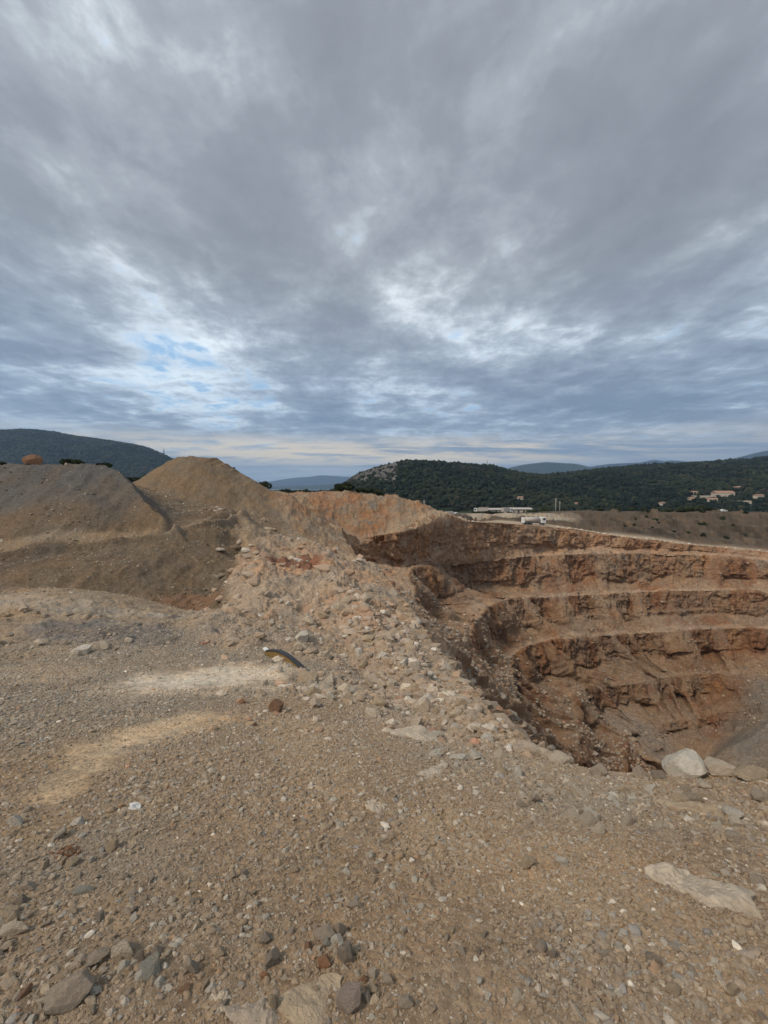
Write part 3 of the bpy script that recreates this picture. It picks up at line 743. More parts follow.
# disc under the camera
n_ = 48; ring0 = [(0.36 * math.sin(2 * math.pi * i / n_), 0.36 * math.cos(2 * math.pi * i / n_)) for i in range(n_)]
dv = [(0, 0, -1.6)] + [(x, y, float(H(x, y)) - 0.002) for x, y in ring0]
me_f = [(0, i + 1, (i + 1) % n_ + 1) for i in range(n_)]
tag(link_mesh('ground', dv, me_f, M_GROUND, col=np.tile((0.315, 0.227, 0.148), (len(dv), 1))), kind='structure')
# ------------------------------------------------------------------ land beyond the quarry
def sheet(name, G, mat, colr, kind='structure'):
    n, m = G.shape[:2]; i = np.arange(n * m).reshape(n, m)
    f = np.stack([i[:-1, :-1], i[:-1, 1:], i[1:, 1:], i[1:, :-1]], -1).reshape(-1, 4)
    return tag(link_mesh(name, G.reshape(-1, 3), f, mat, col=colr), kind=kind)
# valley floor out to the horizon
az = np.radians(np.linspace(-180, 180, 241)); rv = np.exp(np.linspace(math.log(385), math.log(14000), 90))
AZ, RV = np.meshgrid(az, rv, indexing='ij')
G = np.stack([RV * np.sin(AZ), RV * np.cos(AZ), np.full(AZ.shape, -30.)], -1)
G[..., 2] = -31 - 7 * sstep(400, 700, RV) - 70 * sstep(1500, 6000, RV) + (3 * fbm(G.reshape(-1, 3) * (1, 1, 0), 0.008, 3, 0.5, 100)).reshape(AZ.shape)
vc = lerp(np.tile((0.035, 0.045, 0.022), (G.shape[0] * G.shape[1], 1)), (0.10, 0.085, 0.05), sstep(0.1, 0.4, fbm(G.reshape(-1, 3), 0.01, 4, 0.6, 101)))
M_VALLEY = leaf_material('valley_scrub', True, s=0.05)
sheet('land', G, M_VALLEY, vc)

HILLS = {}
def hill(name, crest, base_py, base_Y, depth_back, colr, mat, seed, namp=0.0, nx=500, ny=110, cliff=None, relief=0.1):
    """crest: (px, py, Y) points; the slope falls towards us to the base line and away behind it"""
    cr = np.array([P(*q) for q in crest]); px = np.array([q[0] for q in crest], float)
    xs = np.linspace(px[0], px[-1], nx)
    c3 = np.stack([np.interp(xs, px, cr[:, k]) for k in range(3)], 1)
    for _ in range(3): c3[1:-1] = (c3[:-2] + 2 * c3[1:-1] + c3[2:]) / 4
    by = np.interp(xs, px, base_Y if hasattr(base_Y, '__len__') else [base_Y] * len(px))
    b3 = np.stack([c3[:, 0] / c3[:, 1] * by, by, np.full(nx, -36.)], 1)
    t = np.linspace(0, 1, ny); rows_ = []
    for q in t:
        prof = q ** 0.9 if cliff is None else q
        zz = b3[:, 2] + (c3[:, 2] - b3[:, 2]) * np.sin(prof * math.pi / 2) ** 1.15
        rows_.append(np.stack([b3[:, 0] + (c3[:, 0] - b3[:, 0]) * q, b3[:, 1] + (c3[:, 1] - b3[:, 1]) * q, zz], 1))
    for q in np.linspace(0.08, 1, 24):
        rows_.append(np.stack([c3[:, 0] * (1 + depth_back * q / c3[:, 1]), c3[:, 1] + depth_back * q, c3[:, 2] + (-36 - c3[:, 2]) * (1 - math.cos(q * math.pi)) / 2 ], 1))
    G = np.array(rows_).transpose(1, 0, 2)
    p = G.reshape(-1, 3).copy(); hgt = np.maximum(p[:, 2] + 36, 0)
    tt = np.tile(np.concatenate([t, np.ones(24)]), nx)
    p[:, 2] += relief * hgt * fbm(p * (1, 1, 0), 1.0 / (namp or 100), 5, 0.5, seed, True) * np.where(tt < 1, 1 - 0.85 * sstep(0.6, 1.0, tt), 0.15) * sstep(0, 0.15, tt)
    G = p.reshape(G.shape)
    HILLS[name] = (G, xs)
    cc = colr(p) if callable(colr) else np.tile(colr, (len(p), 1))
    return sheet(name, G, mat, cc), G
def green(p):
    return lerp(np.tile((0.013, 0.020, 0.009), (len(p), 1)), (0.03, 0.033, 0.016), sstep(0.0, 0.5, fbm(p, 0.012, 5, 0.6, 110)))
_, G1 = hill('hill', [(322, 497, 820), (338, 489, 830), (349, 483, 840), (358, 476, 850), (374, 471, 870), (392, 467, 900), (408, 464, 920), (440, 465, 950), (470, 467, 980), (492, 470, 1000), (512, 474.5, 1010),
     (528, 477.5, 1020), (545, 478, 1060), (575, 475, 1150), (600, 472, 1200), (650, 469, 1250), (700, 466.5, 1300), (740, 464.5, 1320), (768, 461.5, 1350), (900, 450, 1400), (1100, 452, 1400)],
     0, 480, 900, green, M_VALLEY, 120, 160, 620, 110)
_, G2 = hill('mountain', [(-500, 445, 2300), (-250, 438, 2350), (-60, 436, 2400), (10, 434, 2400), (30, 433.5, 2400), (52, 434.5, 2420), (75, 438, 2450), (100, 441, 2480), (125, 445, 2500), (148, 451, 2520), (165, 457, 2550), (185, 467, 2600), (215, 482, 2650), (245, 489, 2700)],
     0, 1500, 1500, (0.008, 0.013, 0.009), M_VALLEY, 130, 420, 400, 90)
M_FARM = leaf_material('distant_slopes', True, s=0.004)
_, G3 = hill('mountain', [(470, 483, 6000), (500, 471, 6000), (512, 467.5, 6000), (526, 464.5, 6000), (545, 462.5, 6000), (556, 463, 6000), (575, 464.5, 6000), (592, 468, 6000), (620, 473, 6000), (660, 480, 6000)], 0, 4800, 1500, (0.04, 0.05, 0.04), M_FARM, 140, 700, 200, 40)
_, G4 = hill('mountain', [(560, 478, 7600), (590, 467, 7600), (610, 464.5, 7600), (640, 463, 7600), (655, 460, 7600), (664, 461.5, 7600), (672, 460.5, 7600), (690, 462, 7600), (705, 463, 7600), (730, 467, 7600), (800, 474, 7600)], 0, 6600, 1200, (0.03, 0.036, 0.036), M_FARM, 150, 1500, 200, 30)
_, G5 = hill('mountain', [(690, 470, 6200), (715, 463, 6200), (730, 459.5, 6200), (752, 454.5, 6200), (775, 450, 6200), (820, 443, 6200), (900, 446, 6200), (1050, 455, 6200)], 0, 5000, 1200, (0.03, 0.036, 0.034), M_FARM, 160, 900, 200, 30)
_, G6 = hill('mountain', [(225, 487, 12500), (262, 483, 12500), (280, 480, 12500), (295, 478, 12500), (310, 477, 12500), (320, 475.5, 12500), (328, 475.8, 12500), (345, 477, 12500), (365, 478, 12500), (400, 480, 12500)], 0, 10500, 1000, (0.05, 0.06, 0.065), M_FARM, 170, 2200, 200, 30)
_, G7 = hill('mountain', [(250, 488, 7000), (275, 486.5, 7000), (300, 486, 7000), (330, 484.5, 7000), (350, 482, 7000), (380, 478, 7000), (420, 478, 7000)], 0, 5500, 1500, (0.045, 0.055, 0.05), M_FARM, 180, 900, 160, 30)

# ------------------------------------------------------------------ woods on the slopes: far too many crowns to count
ICO_V = []; 
def ico(sub=0):
    import bmesh
    bm = bmesh.new(); bmesh.ops.create_icosphere(bm, subdivisions=sub + 1, radius=1.0)
    v = np.array([x.co[:] for x in bm.verts]); f = np.array([[q.index for q in x.verts] for x in bm.faces]); bm.free(); return v, f
I0 = ico(0); I1 = ico(1); I2 = ico(2)
def rotmats(n, rng, tilt=math.pi):
    a, b, g = rng.uniform(0, 2 * math.pi, n), rng.uniform(-tilt, tilt, n), rng.uniform(0, 2 * math.pi, n)
    ca, sa, cb, sb, cg, sg = np.cos(a), np.sin(a), np.cos(b), np.sin(b), np.cos(g), np.sin(g)
    Rz = np.zeros((n, 3, 3)); Rz[:, 0, 0] = ca; Rz[:, 0, 1] = -sa; Rz[:, 1, 0] = sa; Rz[:, 1, 1] = ca; Rz[:, 2, 2] = 1
    Rx = np.zeros((n, 3, 3)); Rx[:, 0, 0] = 1; Rx[:, 1, 1] = cb; Rx[:, 1, 2] = -sb; Rx[:, 2, 1] = sb; Rx[:, 2, 2] = cb
    Ry = np.zeros((n, 3, 3)); Ry[:, 0, 0] = cg; Ry[:, 0, 1] = -sg; Ry[:, 1, 0] = sg; Ry[:, 1, 1] = cg; Ry[:, 2, 2] = 1
    return Rz @ Rx @ Ry
def merged(name, base_v, base_f, pos, scl, cols, mat, rng, jitter=0.25, tilt=math.pi, variants=None, smooth=False):
    n = len(pos)
    M = rotmats(n, rng, tilt)
    if variants is not None:
        k = rng.integers(0, len(variants), n); bv = np.array(variants)[k]
    else:
        bv = np.repeat(base_v[None], n, 0)
        if jitter: bv = bv * (1 + rng.uniform(-jitter, jitter, bv.shape[:2]))[..., None]
    v = np.einsum('nij,nkj->nki', M, bv * (scl[:, None, :] if tilt >= 3 else 1))
    if tilt < 3: v = v * scl[:, None, :]
    v = v + pos[:, None, :]
    f = base_f[None] + (np.arange(n) * len(base_v))[:, None, None]
    cv = np.repeat(cols[:, None, :], len(base_v), 1).reshape(-1, 3)
    return link_mesh(name, v.reshape(-1, 3), f.reshape(-1, base_f.shape[1]), mat, smooth=smooth, col=cv)
def scatter_on(G, n, rng, imin=0.02, imax=0.86, pxr=None, xs=None):
    a = rng.uniform(0, G.shape[0] - 1.001, n * 3); b = rng.uniform(imin, imax, n * 3) * (G.shape[1] - 1)
    # even by area: accept by cell size
    i, j = a.astype(int), b.astype(int)
    ar = np.linalg.norm(np.cross(G[i + 1, j] - G[i, j], G[i, j + 1] - G[i, j]), axis=1)
    k = rng.uniform(0, np.percentile(ar, 90), n * 3) < ar
    a, b, i, j = a[k][:n], b[k][:n], i[k][:n], j[k][:n]
    u, v = (a - i)[:, None], (b - j)[:, None]
    return G[i, j] * (1 - u) * (1 - v) + G[i + 1, j] * u * (1 - v) + G[i, j + 1] * (1 - u) * v + G[i + 1, j + 1] * u * v
def wood_cols(p, rng):
    n = fbm(p, 0.012, 4, 0.6, 190)
    cc = lerp(np.tile((0.012, 0.020, 0.009), (len(p), 1)), (0.032, 0.040, 0.015), sstep(-0.25, 0.35, n))
    cc = lerp(cc, (0.055, 0.060, 0.024), (rng.random(len(p)) < 0.05).astype(float) * 0.8)
    cc = lerp(cc, (0.075, 0.062, 0.035), sstep(0.28, 0.5, fbm(p, 0.02, 4, 0.6, 195)) * 0.7)
    return cc * rng.uniform(0.55, 0.9, (len(p), 1)) * (0.95, 0.97, 1.15)
wp = scatter_on(G1, 34000, RNG)
cl = fbm(wp, 0.02, 4, 0.6, 191)
# bare limestone shows on the hill's western shoulder
cliffm = (wp[:, 0] / wp[:, 1] < 0.03) & (wp[:, 2] > 8) & (fbm(wp, 0.03, 3, 0.6, 192) > -0.12)
gapm = (cl < -0.42) | (cliffm & (RNG.random(len(wp)) < 0.75))
rk = wp[cliffm]
wp = wp[~gapm]
sz = (2.0 + 4.4 * RNG.random(len(wp)) ** 1.8) * (0.8 + 0.3 * (wp[:, 1] > 900))
wp[:, 2] += sz * 0.5
tag(merged('woods', I0[0], I0[1], wp, np.stack([sz, sz, sz * RNG.uniform(0.75, 1.25, len(wp))], 1), wood_cols(wp, RNG), M_FOREST, RNG, 0.28, 0.3), 'dark green pine and oak woods covering the hills beyond the quarry', 'woods', kind='stuff')
rk = rk[RNG.random(len(rk)) < 0.9][:900]
rs = RNG.uniform(2, 6.5, (len(rk), 1)) * (1, 0.7, 1.0)
tag(merged('rock_outcrops', I0[0], I0[1], rk, rs, np.tile((0.15, 0.14, 0.125), (len(rk), 1)) * RNG.uniform(0.7, 1.15, (len(rk), 1)), M_FOREST, RNG, 0.4), 'bare grey limestone crags on the western shoulder of the wooded hill', 'crags', kind='stuff')
wp = scatter_on(G2, 24000, RNG, 0.05)
sz = RNG.uniform(5, 10, len(wp)); 
tag(merged('woods', I0[0], I0[1], wp, np.stack([sz, sz, sz * 0.8], 1), wood_cols(wp, RNG) * 1.2, M_FOREST, RNG, 0.28, 0.3), 'bluish dark woods covering the long mountain behind the grey bank', 'woods', kind='stuff')

# ------------------------------------------------------------------ air
import bmesh
def boxmesh(x0, x1, y0, y1, z0, z1):
    v = [(x, y, z) for x in (x0, x1) for y in (y0, y1) for z in (z0, z1)]
    f = [(0, 1, 3, 2), (4, 6, 7, 5), (0, 4, 5, 1), (2, 3, 7, 6), (0, 2, 6, 4), (1, 5, 7, 3)]
    return v, f
v_, f_ = boxmesh(-15000, 15000, -15000, 15000, -160, 1300)
hm = bpy.data.materials.new('air'); hm.use_nodes = True; hm.node_tree.nodes.clear()
pvn = hm.node_tree.nodes.new('ShaderNodeVolumePrincipled'); ho = hm.node_tree.nodes.new('ShaderNodeOutputMaterial')
pvn.inputs['Color'].default_value = (0.45, 0.68, 1.0, 1); pvn.inputs['Density'].default_value = HAZE_D; pvn.inputs['Anisotropy'].default_value = 0.3
hm.node_tree.links.new(pvn.outputs[0], ho.inputs['Volume'])
tag(link_mesh('haze', v_, f_, hm, smooth=False), kind='stuff')
# ------------------------------------------------------------------ stones
def rock_shape(seed, base, planes=13, lo=0.55, hi=0.95, rough=0.03):
    rg = np.random.default_rng(seed)
    v, f = base; d = v / np.linalg.norm(v, axis=1, keepdims=True)
    n = rg.normal(size=(planes, 3)); n /= np.linalg.norm(n, axis=1, keepdims=True)
    h = rg.uniform(lo, hi, planes)
    dot = d @ n.T
    rad = np.where(dot > 0.05, h / np.maximum(dot, 0.05), 9).min(1)
    rad = np.minimum(rad, 1.3) * (1 + rg.uniform(-rough, rough, len(v)))
    return d * rad[:, None], f
ROCKV = [rock_shape(200 + i, ico(3) if i < 18 else I2, 15 + i % 6, 0.42, 0.80, 0.0) for i in range(18)]
ROCK_ME = []
for i, (v, f) in enumerate(ROCKV):
    v = v.copy(); nn = fbm(v + i * 7, 2.2, 4, 0.6, 300 + i); v *= (1.18 + 0.05 * nn)[:, None]; v *= np.random.default_rng(i).uniform(0.8, 1.2, 3)
    o = link_mesh('rock', v, f, None, smooth=False); me = o.data; bpy.data.objects.remove(o); ROCK_ME.append(me)
def stone_mat(name, c_):
    m = stone_material(name, [c_, tuple(x * 0.93 for x in c_)]); return m
MATS = {'grey': stone_mat('grey_stone', (0.47, 0.385, 0.295)), 'pale': stone_mat('pale_stone', (0.62, 0.515, 0.39)), 'whitish': stone_mat('whitish_stone', (0.68, 0.615, 0.51)),
        'dark grey': stone_mat('dark_stone', (0.33, 0.272, 0.212)), 'tan': stone_mat('tan_stone', (0.50, 0.39, 0.265)), 'reddish brown': stone_mat('reddish_stone', (0.33, 0.195, 0.12)),
        'orange brown': stone_mat('orange_stone', (0.40, 0.21, 0.115)), 'bluish grey': stone_mat('bluish_stone', (0.35, 0.325, 0.27)), 'pinkish grey': stone_mat('pinkish_stone', (0.38, 0.30, 0.245))}
ME_CACHE = {}
def rock_mesh(i, tone):
    k = (i, tone)
    if k not in ME_CACHE:
        m = ROCK_ME[i].copy(); m.name = 'rock'; m.materials.append(MATS[tone]); ME_CACHE[k] = m
    return ME_CACHE[k]
NROCK = 0
def rock(pt, sx, sy, sz, tone, label, group=None, name='rock', rz=None, tilt=0.35, sink=0.3, var=None, cat='rock'):
    """half sizes in metres"""
    global NROCK; NROCK += 1
    o = bpy.data.objects.new(name, rock_mesh(RNG.integers(0, 18) if var is None else var, tone)); C.objects.link(o)
    o.location = (pt[0], pt[1], pt[2] + sz * (1 - 2 * sink) * 0.8)
    o.rotation_euler = (RNG.uniform(-tilt, tilt), RNG.uniform(-tilt, tilt), RNG.uniform(0, 6.28) if rz is None else rz)
    o.scale = (sx, sy, sz)
    return tag(o, label, cat, group)
def hrock(px, py, w, h, tone, label, name='rock', group=None, sink=0.25, rz=None, tilt=0.3, var=None, depthf=0.8, cat='rock'):
    """px,py = middle of the stone in the photograph"""
    p = hit(px, py + h * 0.42); k = np.linalg.norm(p) / F * 0.5; k = p[1] / F * 0.5
    return rock(p + np.array((0, 0.0, 0)), w * k * 1.08, w * k * depthf, h * k * 1.05, tone, label, group, name, rz if rz is not None else RNG.uniform(-0.4, 0.4), tilt, sink, var, cat)

HAND = [
 (590, 820, 17, 10, 'grey', 'long grey stone lying with a dark one just inside the rim'),
 (583, 812, 10, 9, 'dark grey', 'small dark stone capping the upper end of the long grey stone'),
 (83, 648, 22, 13, 'whitish', 'whitish boulder lying alone beside the dark patch'),
 (277, 703, 17, 21, 'reddish brown', 'upright reddish brown rock with a pale edge, below the bent ochre beam'),
 (686, 763, 44, 30, 'whitish', 'largest pale boulder on the pit rim'),
 (722, 768, 34, 18, 'pale', 'pale boulder on the pit rim, just right of the largest one'),
 (752, 772, 32, 15, 'tan', 'low tan boulder at the end of the pit rim by the picture edge'),
 (640, 771, 22, 13, 'grey', 'grey rim stone left of the largest pale boulder'),
 (660, 774, 14, 12, 'dark grey', 'dark grey stone wedged against the largest pale rim boulder'),
 (600, 769, 17, 17, 'grey', 'pointed grey stone alone on the edge of the pit'),
 (560, 758, 26, 10, 'pale', 'low pale stone on the edge of the pit, left of the pointed one'),
 (571, 814, 20, 11, 'pale', 'smooth pale stone touching the long grey stone near the rim'),
 (534, 796, 11, 15, 'grey', 'upright grey stone a little left of the long grey rim stone'),
 (521, 803, 11, 10, 'grey', 'squat grey stone left of the upright one near the long grey rim stone'),
 (601, 829, 11, 11, 'pale', 'small pale stone just right of the long grey rim stone'),
 (627, 819, 16, 12, 'grey', 'wedge-shaped grey stone between the long grey stone and the long tan slab'),
 (737, 820, 20, 14, 'pale', 'pale stone topping the small pile right of the tan slab'),
 (736, 834, 20, 12, 'grey', 'grey stone at the foot of the small pile right of the tan slab'),
 (758, 878, 18, 10, 'grey', 'grey stone above the big pale slab near the picture edge'),
 (562, 859, 13, 12, 'whitish', 'light rounded stone alone left of the big pale slab'),
 (527, 861, 14, 12, 'tan', 'tan stone left of the light rounded stone'),
 (674, 946, 17, 9, 'grey', 'flat grey stone below the big pale slab'),
 (652, 956, 15, 12, 'dark grey', 'dark grey stone beside the flat grey one below the pale slab'),
 (619, 944, 10, 18, 'whitish', 'slim whitish stone standing up below the big pale slab'),
 (603, 952, 14, 9, 'grey', 'low grey stone left of the slim whitish one'),
 (732, 986, 15, 18, 'tan', 'triangular tan stone in the bottom corner under the pale slab'),
 (122, 946, 25, 22, 'pale', 'rounded pale stone in the cluster at the lower left'),
 (75, 984, 40, 36, 'grey', 'largest grey boulder at the lower left'),
 (148, 967, 34, 15, 'bluish grey', 'long flat bluish stone right of the largest lower left boulder'),
 (124, 963, 14, 10, 'whitish', 'small whitish stone under the rounded pale one'),
 (140, 952, 10, 20, 'dark grey', 'dark upright sliver right of the rounded pale stone'),
 (95, 955, 26, 14, 'grey', 'grey wedge leaning behind the largest lower left boulder'),
 (8, 912, 26, 14, 'tan', 'tan stone cut off by the left picture edge, upper of two'),
 (10, 926, 26, 20, 'pale', 'pale stone cut off by the left picture edge, lower of two'),
 (83, 888, 20, 12, 'bluish grey', 'bluish stone alone below the rusty bark clump'),
 (71, 861, 15, 10, 'tan', 'tan stone touching the rusty bark clump'),
 (28, 884, 18, 12, 'grey', 'grey stone left of the bluish stone'),
 (346, 948, 24, 27, 'dark grey', 'tall dark grey stone in the bottom cluster'),
 (339, 926, 15, 19, 'grey', 'grey stone leaning behind the tall dark one in the bottom cluster'),
 (324, 933, 20, 12, 'grey', 'flat grey stone capping the bottom cluster'),
 (327, 941, 13, 13, 'bluish grey', 'small bluish stone in the middle of the bottom cluster'),
 (323, 958, 17, 17, 'orange brown', 'orange brown stone at the front of the bottom cluster'),
 (308, 944, 10, 11, 'reddish brown', 'small reddish stone left of the bottom cluster'),
 (273, 954, 20, 20, 'dark grey', 'dark grey stone left of the bottom cluster'),
 (265, 937, 17, 13, 'dark grey', 'lower dark stone behind the one left of the bottom cluster'),
 (273, 997, 15, 26, 'tan', 'upright tan stone standing on the bedrock at the bottom'),
 (264, 973, 10, 10, 'orange brown', 'small orange stone above the upright tan one'),
 (352, 996, 25, 26, 'pinkish grey', 'pinkish square stone at the right of the bottom bedrock'),
 (387, 977, 12, 14, 'pale', 'pale stone right of the bottom bedrock'),
 (371, 987, 11, 9, 'tan', 'tan pebble between the pinkish stone and the pale one'),
 (364, 978, 9, 8, 'reddish brown', 'reddish pebble above the pinkish square stone'),
 (407, 1000, 15, 12, 'grey', 'grey stone low right of the pinkish square stone'),
 (355, 903, 14, 10, 'grey', 'angular grey stone alone above the bottom cluster'),
 (192, 962, 16, 22, 'grey', 'grey stone standing between the two lower clusters'),
 (220, 950, 14, 12, 'tan', 'tan stone between the two lower clusters'),
 (233, 872, 9, 14, 'pale', 'narrow pale stone in the pebbles above the bottom cluster'),
 (303, 634, 18, 13, 'whitish', 'upper whitish boulder on the ridge line above the ochre beam'),
 (298, 645, 13, 12, 'pale', 'pale boulder right under the upper whitish one on the ridge line'),
 (307, 619, 11, 9, 'pale', 'small pale boulder at the top of the ridge line'),
 (391, 683, 17, 14, 'pale', 'big pale block in the middle of the rubble run'),
 (407, 694, 16, 12, 'grey', 'grey block beside the big pale one in the rubble run'),
 (379, 693, 12, 10, 'pale', 'pale block left of the big one in the rubble run'),
 (427, 699, 15, 12, 'whitish', 'whitish block at the right of the rubble run'),
 (450, 685, 12, 10, 'pale', 'pale block at the outer edge of the rubble run over the pit'),
 (462, 701, 12, 11, 'tan', 'tan block at the lower end of the rubble run over the pit'),
 (331, 694, 11, 14, 'whitish', 'whitish upright stone right of the ochre beam'),
 (309, 676, 24, 14, 'tan', 'tan slabby stone against the lower end of the ochre beam'),
 (472, 715, 14, 12, 'pale', 'pale block where the rubble run reaches the pit edge'),
 (480, 735, 15, 13, 'grey', 'grey block above the low outcrop at the pit edge'),
 (240, 541, 8, 5, 'grey', 'dark boulder on the rocky edge above the hollow'),
 (31, 462, 16, 12, 'orange brown', 'orange brown boulder sitting on top of the grey bank'),
]
for q in HAND:
    px, py, w, h, tone, lab = q
    if 'ochre' in lab or 'rim' in lab or 'boulder' in lab or 'edge' in lab: pass
    if py == 462:
        p = P(31, 465, 50.5); rock((p[0], p[1], float(H(p[0], p[1]))), w * 51 / F * .5, 0.8, h * 51 / F * .5, tone, lab, sink=0.02, tilt=0.1, name='boulder', cat='boulder')
    else: hrock(px, py, w, h, tone, lab, sink=0.12 if 'rim' in lab or 'edge of the pit' in lab else 0.22, name='boulder' if ('boulder' in lab or 'block' in lab) else 'rock', cat='boulder' if ('boulder' in lab or 'block' in lab) else 'rock', tilt=0.15 if h > w else 0.3)

# slabs of bedrock that show through the gravel
def slab(px, py, w, h, rz, tone, label, thick=0.07, var=3):
    p = hit(px, py); k = p[1] / F * 0.5
    hh = h * k / max(0.15, abs(p[2]) / np.linalg.norm(p))
    v, f = rock_shape(500 + var, ico(3), 15, 0.6, 0.98, 0.01)
    ra = fbm(np.stack([v[:, 0], v[:, 1], v[:, 2] * .3], 1) + var * 3, 1.6, 4, 0.65, 70 + var); v[:, :2] *= (1 + 0.32 * ra)[:, None]
    v = v * (w * k, hh, 1.0); v[:, 2] *= thick
    nz = fbm(v * (1, 1, 2) + var, 5 / max(w * k, 0.05) * 0.35, 5, 0.6, 77 + var); v[:, 2] += thick * 0.9 * nz
    cr, sr = math.cos(rz), math.sin(rz); v[:, :2] = v[:, :2] @ np.array(((cr, sr), (-sr, cr)))
    g = H(p[0] + v[:, 0], p[1] + v[:, 1]); v[:, 2] += g * 0.7 + 0.3 * g.mean() - thick * 0.3; v[:, :2] += p[:2]
    v -= np.array((p[0], p[1], p[2]))
    o = link_mesh('rock_slab', v, f, MATS[tone], smooth=False); o.location = p
    return tag(o, label, 'rock slab')
slab(668, 880, 58, 30, -0.25, 'pale', 'upper half of the big pale slab embedded in the gravel', 0.045, 1)
slab(714, 894, 84, 38, -0.35, 'pale', 'lower half of the big pale slab embedded in the gravel', 0.05, 2)
slab(683, 806, 60, 13, -0.5, 'tan', 'long tan slab sloping below the rim boulders', 0.05, 3)
slab(408, 737, 100, 30, -0.15, 'pale', 'low pale outcrop at the foot of the rubble run', 0.12, 4)
slab(528, 752, 70, 18, -0.45, 'grey', 'sloping grey slab forming the lip of the pit', 0.13, 5)
slab(302, 1008, 84, 46, 0.1, 'tan', 'bare tan bedrock at the bottom of the picture', 0.02, 6)
slab(258, 1012, 60, 40, 0.2, 'grey', 'grey bedrock left of the tan bedrock at the bottom', 0.03, 7)
slab(377, 808, 20, 26, 0.3, 'pale', 'small pale outcrop in the open gravel at the centre', 0.03, 8)
slab(138, 842, 12, 24, 0.1, 'tan', 'small tan outcrop below the scrap of white paper', 0.02, 9)
slab(430, 772, 20, 34, -0.7, 'pale', 'narrow pale outcrop leading down from the low outcrop', 0.02, 10)
slab(220, 1003, 30, 18, 0.2, 'pale', 'small pale slab left of the bottom bedrock', 0.02, 11)

# the rest of the larger stones: each its own object
def zone(n, poly, smin, smax, tones, where, group, name='rock', flat=(0.55, 1.0), power=2.0):
    poly = [(float(a), float(b)) for a, b in poly]; xs = [a for a, b in poly]; ys = [b for a, b in poly]; k = 0; tries = 0
    while k < n and tries < n * 30:
        tries += 1
        x, y = RNG.uniform(min(xs), max(xs)), RNG.uniform(min(ys), max(ys))
        if not in_poly(np.array([x]), np.array([y]), poly)[0]: continue
        s_ = smin + (smax - smin) * RNG.random() ** power
        fl = RNG.uniform(*flat); tone = tones[RNG.integers(0, len(tones))]
        size = 'small' if s_ < smin + (smax - smin) * 0.3 else ('middling' if s_ < smin + (smax - smin) * 0.65 else 'large')
        shape = 'flat' if fl < 0.66 else ('wedge-shaped' if fl < 0.82 else 'blocky')
        hrock(x, y, s_, s_ * fl, tone, f'{size} {shape} {tone} {name} {where}', name=name, group=group, sink=RNG.uniform(0.15, 0.4), rz=RNG.uniform(0, 6.28), cat=name)
        k += 1
T1 = ['pale', 'pale', 'grey', 'tan', 'whitish', 'whitish']; T2 = ['grey', 'grey', 'tan', 'pale', 'pale', 'dark grey', 'tan', 'whitish']
zone(46, [(345, 610), (400, 620), (440, 690), (400, 700), (350, 660)], 7, 18, T1, 'in the upper rubble run down the ridge', 'blocks in the upper rubble run', 'boulder')
zone(44, [(300, 665), (400, 690), (480, 725), (520, 770), (440, 765), (400, 715), (320, 715)], 8, 19, T1, 'where the rubble run spreads out', 'blocks at the foot of the rubble run', 'boulder')
zone(22, [(240, 590), (330, 590), (340, 650), (290, 660), (240, 620)], 4, 11, T1, 'on the ridge above the ochre beam', 'stones on the ridge above the beam')
zone(20, [(0, 600), (170, 612), (190, 640), (0, 665)], 5, 12, T2, 'around the dark patch at the plateau edge', 'stones around the dark spoil')
zone(28, [(500, 758), (600, 776), (768, 780), (768, 835), (540, 815)], 8, 22, T1 + ['grey'], 'just inside the pit rim', 'stones just inside the pit rim')
zone(26, [(0, 800), (150, 830), (160, 925), (0, 925)], 8, 17, T2, 'scattered around the rusty bark clump', 'stones around the rusty clump')
zone(24, [(170, 850), (420, 850), (430, 935), (170, 935)], 7, 13, T2, 'in the pebble field above the bottom cluster', 'stones above the bottom cluster')
zone(30, [(0, 940), (240, 930), (240, 1020), (0, 1020)], 9, 18, T2 + ['reddish brown'], 'around the largest lower left boulder', 'stones at the lower left')
zone(22, [(300, 925), (520, 930), (520, 1020), (380, 1020)], 8, 17, T2 + ['tan'], 'right of the bottom bedrock', 'stones right of the bottom bedrock')
zone(18, [(520, 900), (768, 930), (768, 1020), (520, 1020)], 8, 15, T2, 'in the open gravel below the big pale slab', 'stones below the big pale slab')

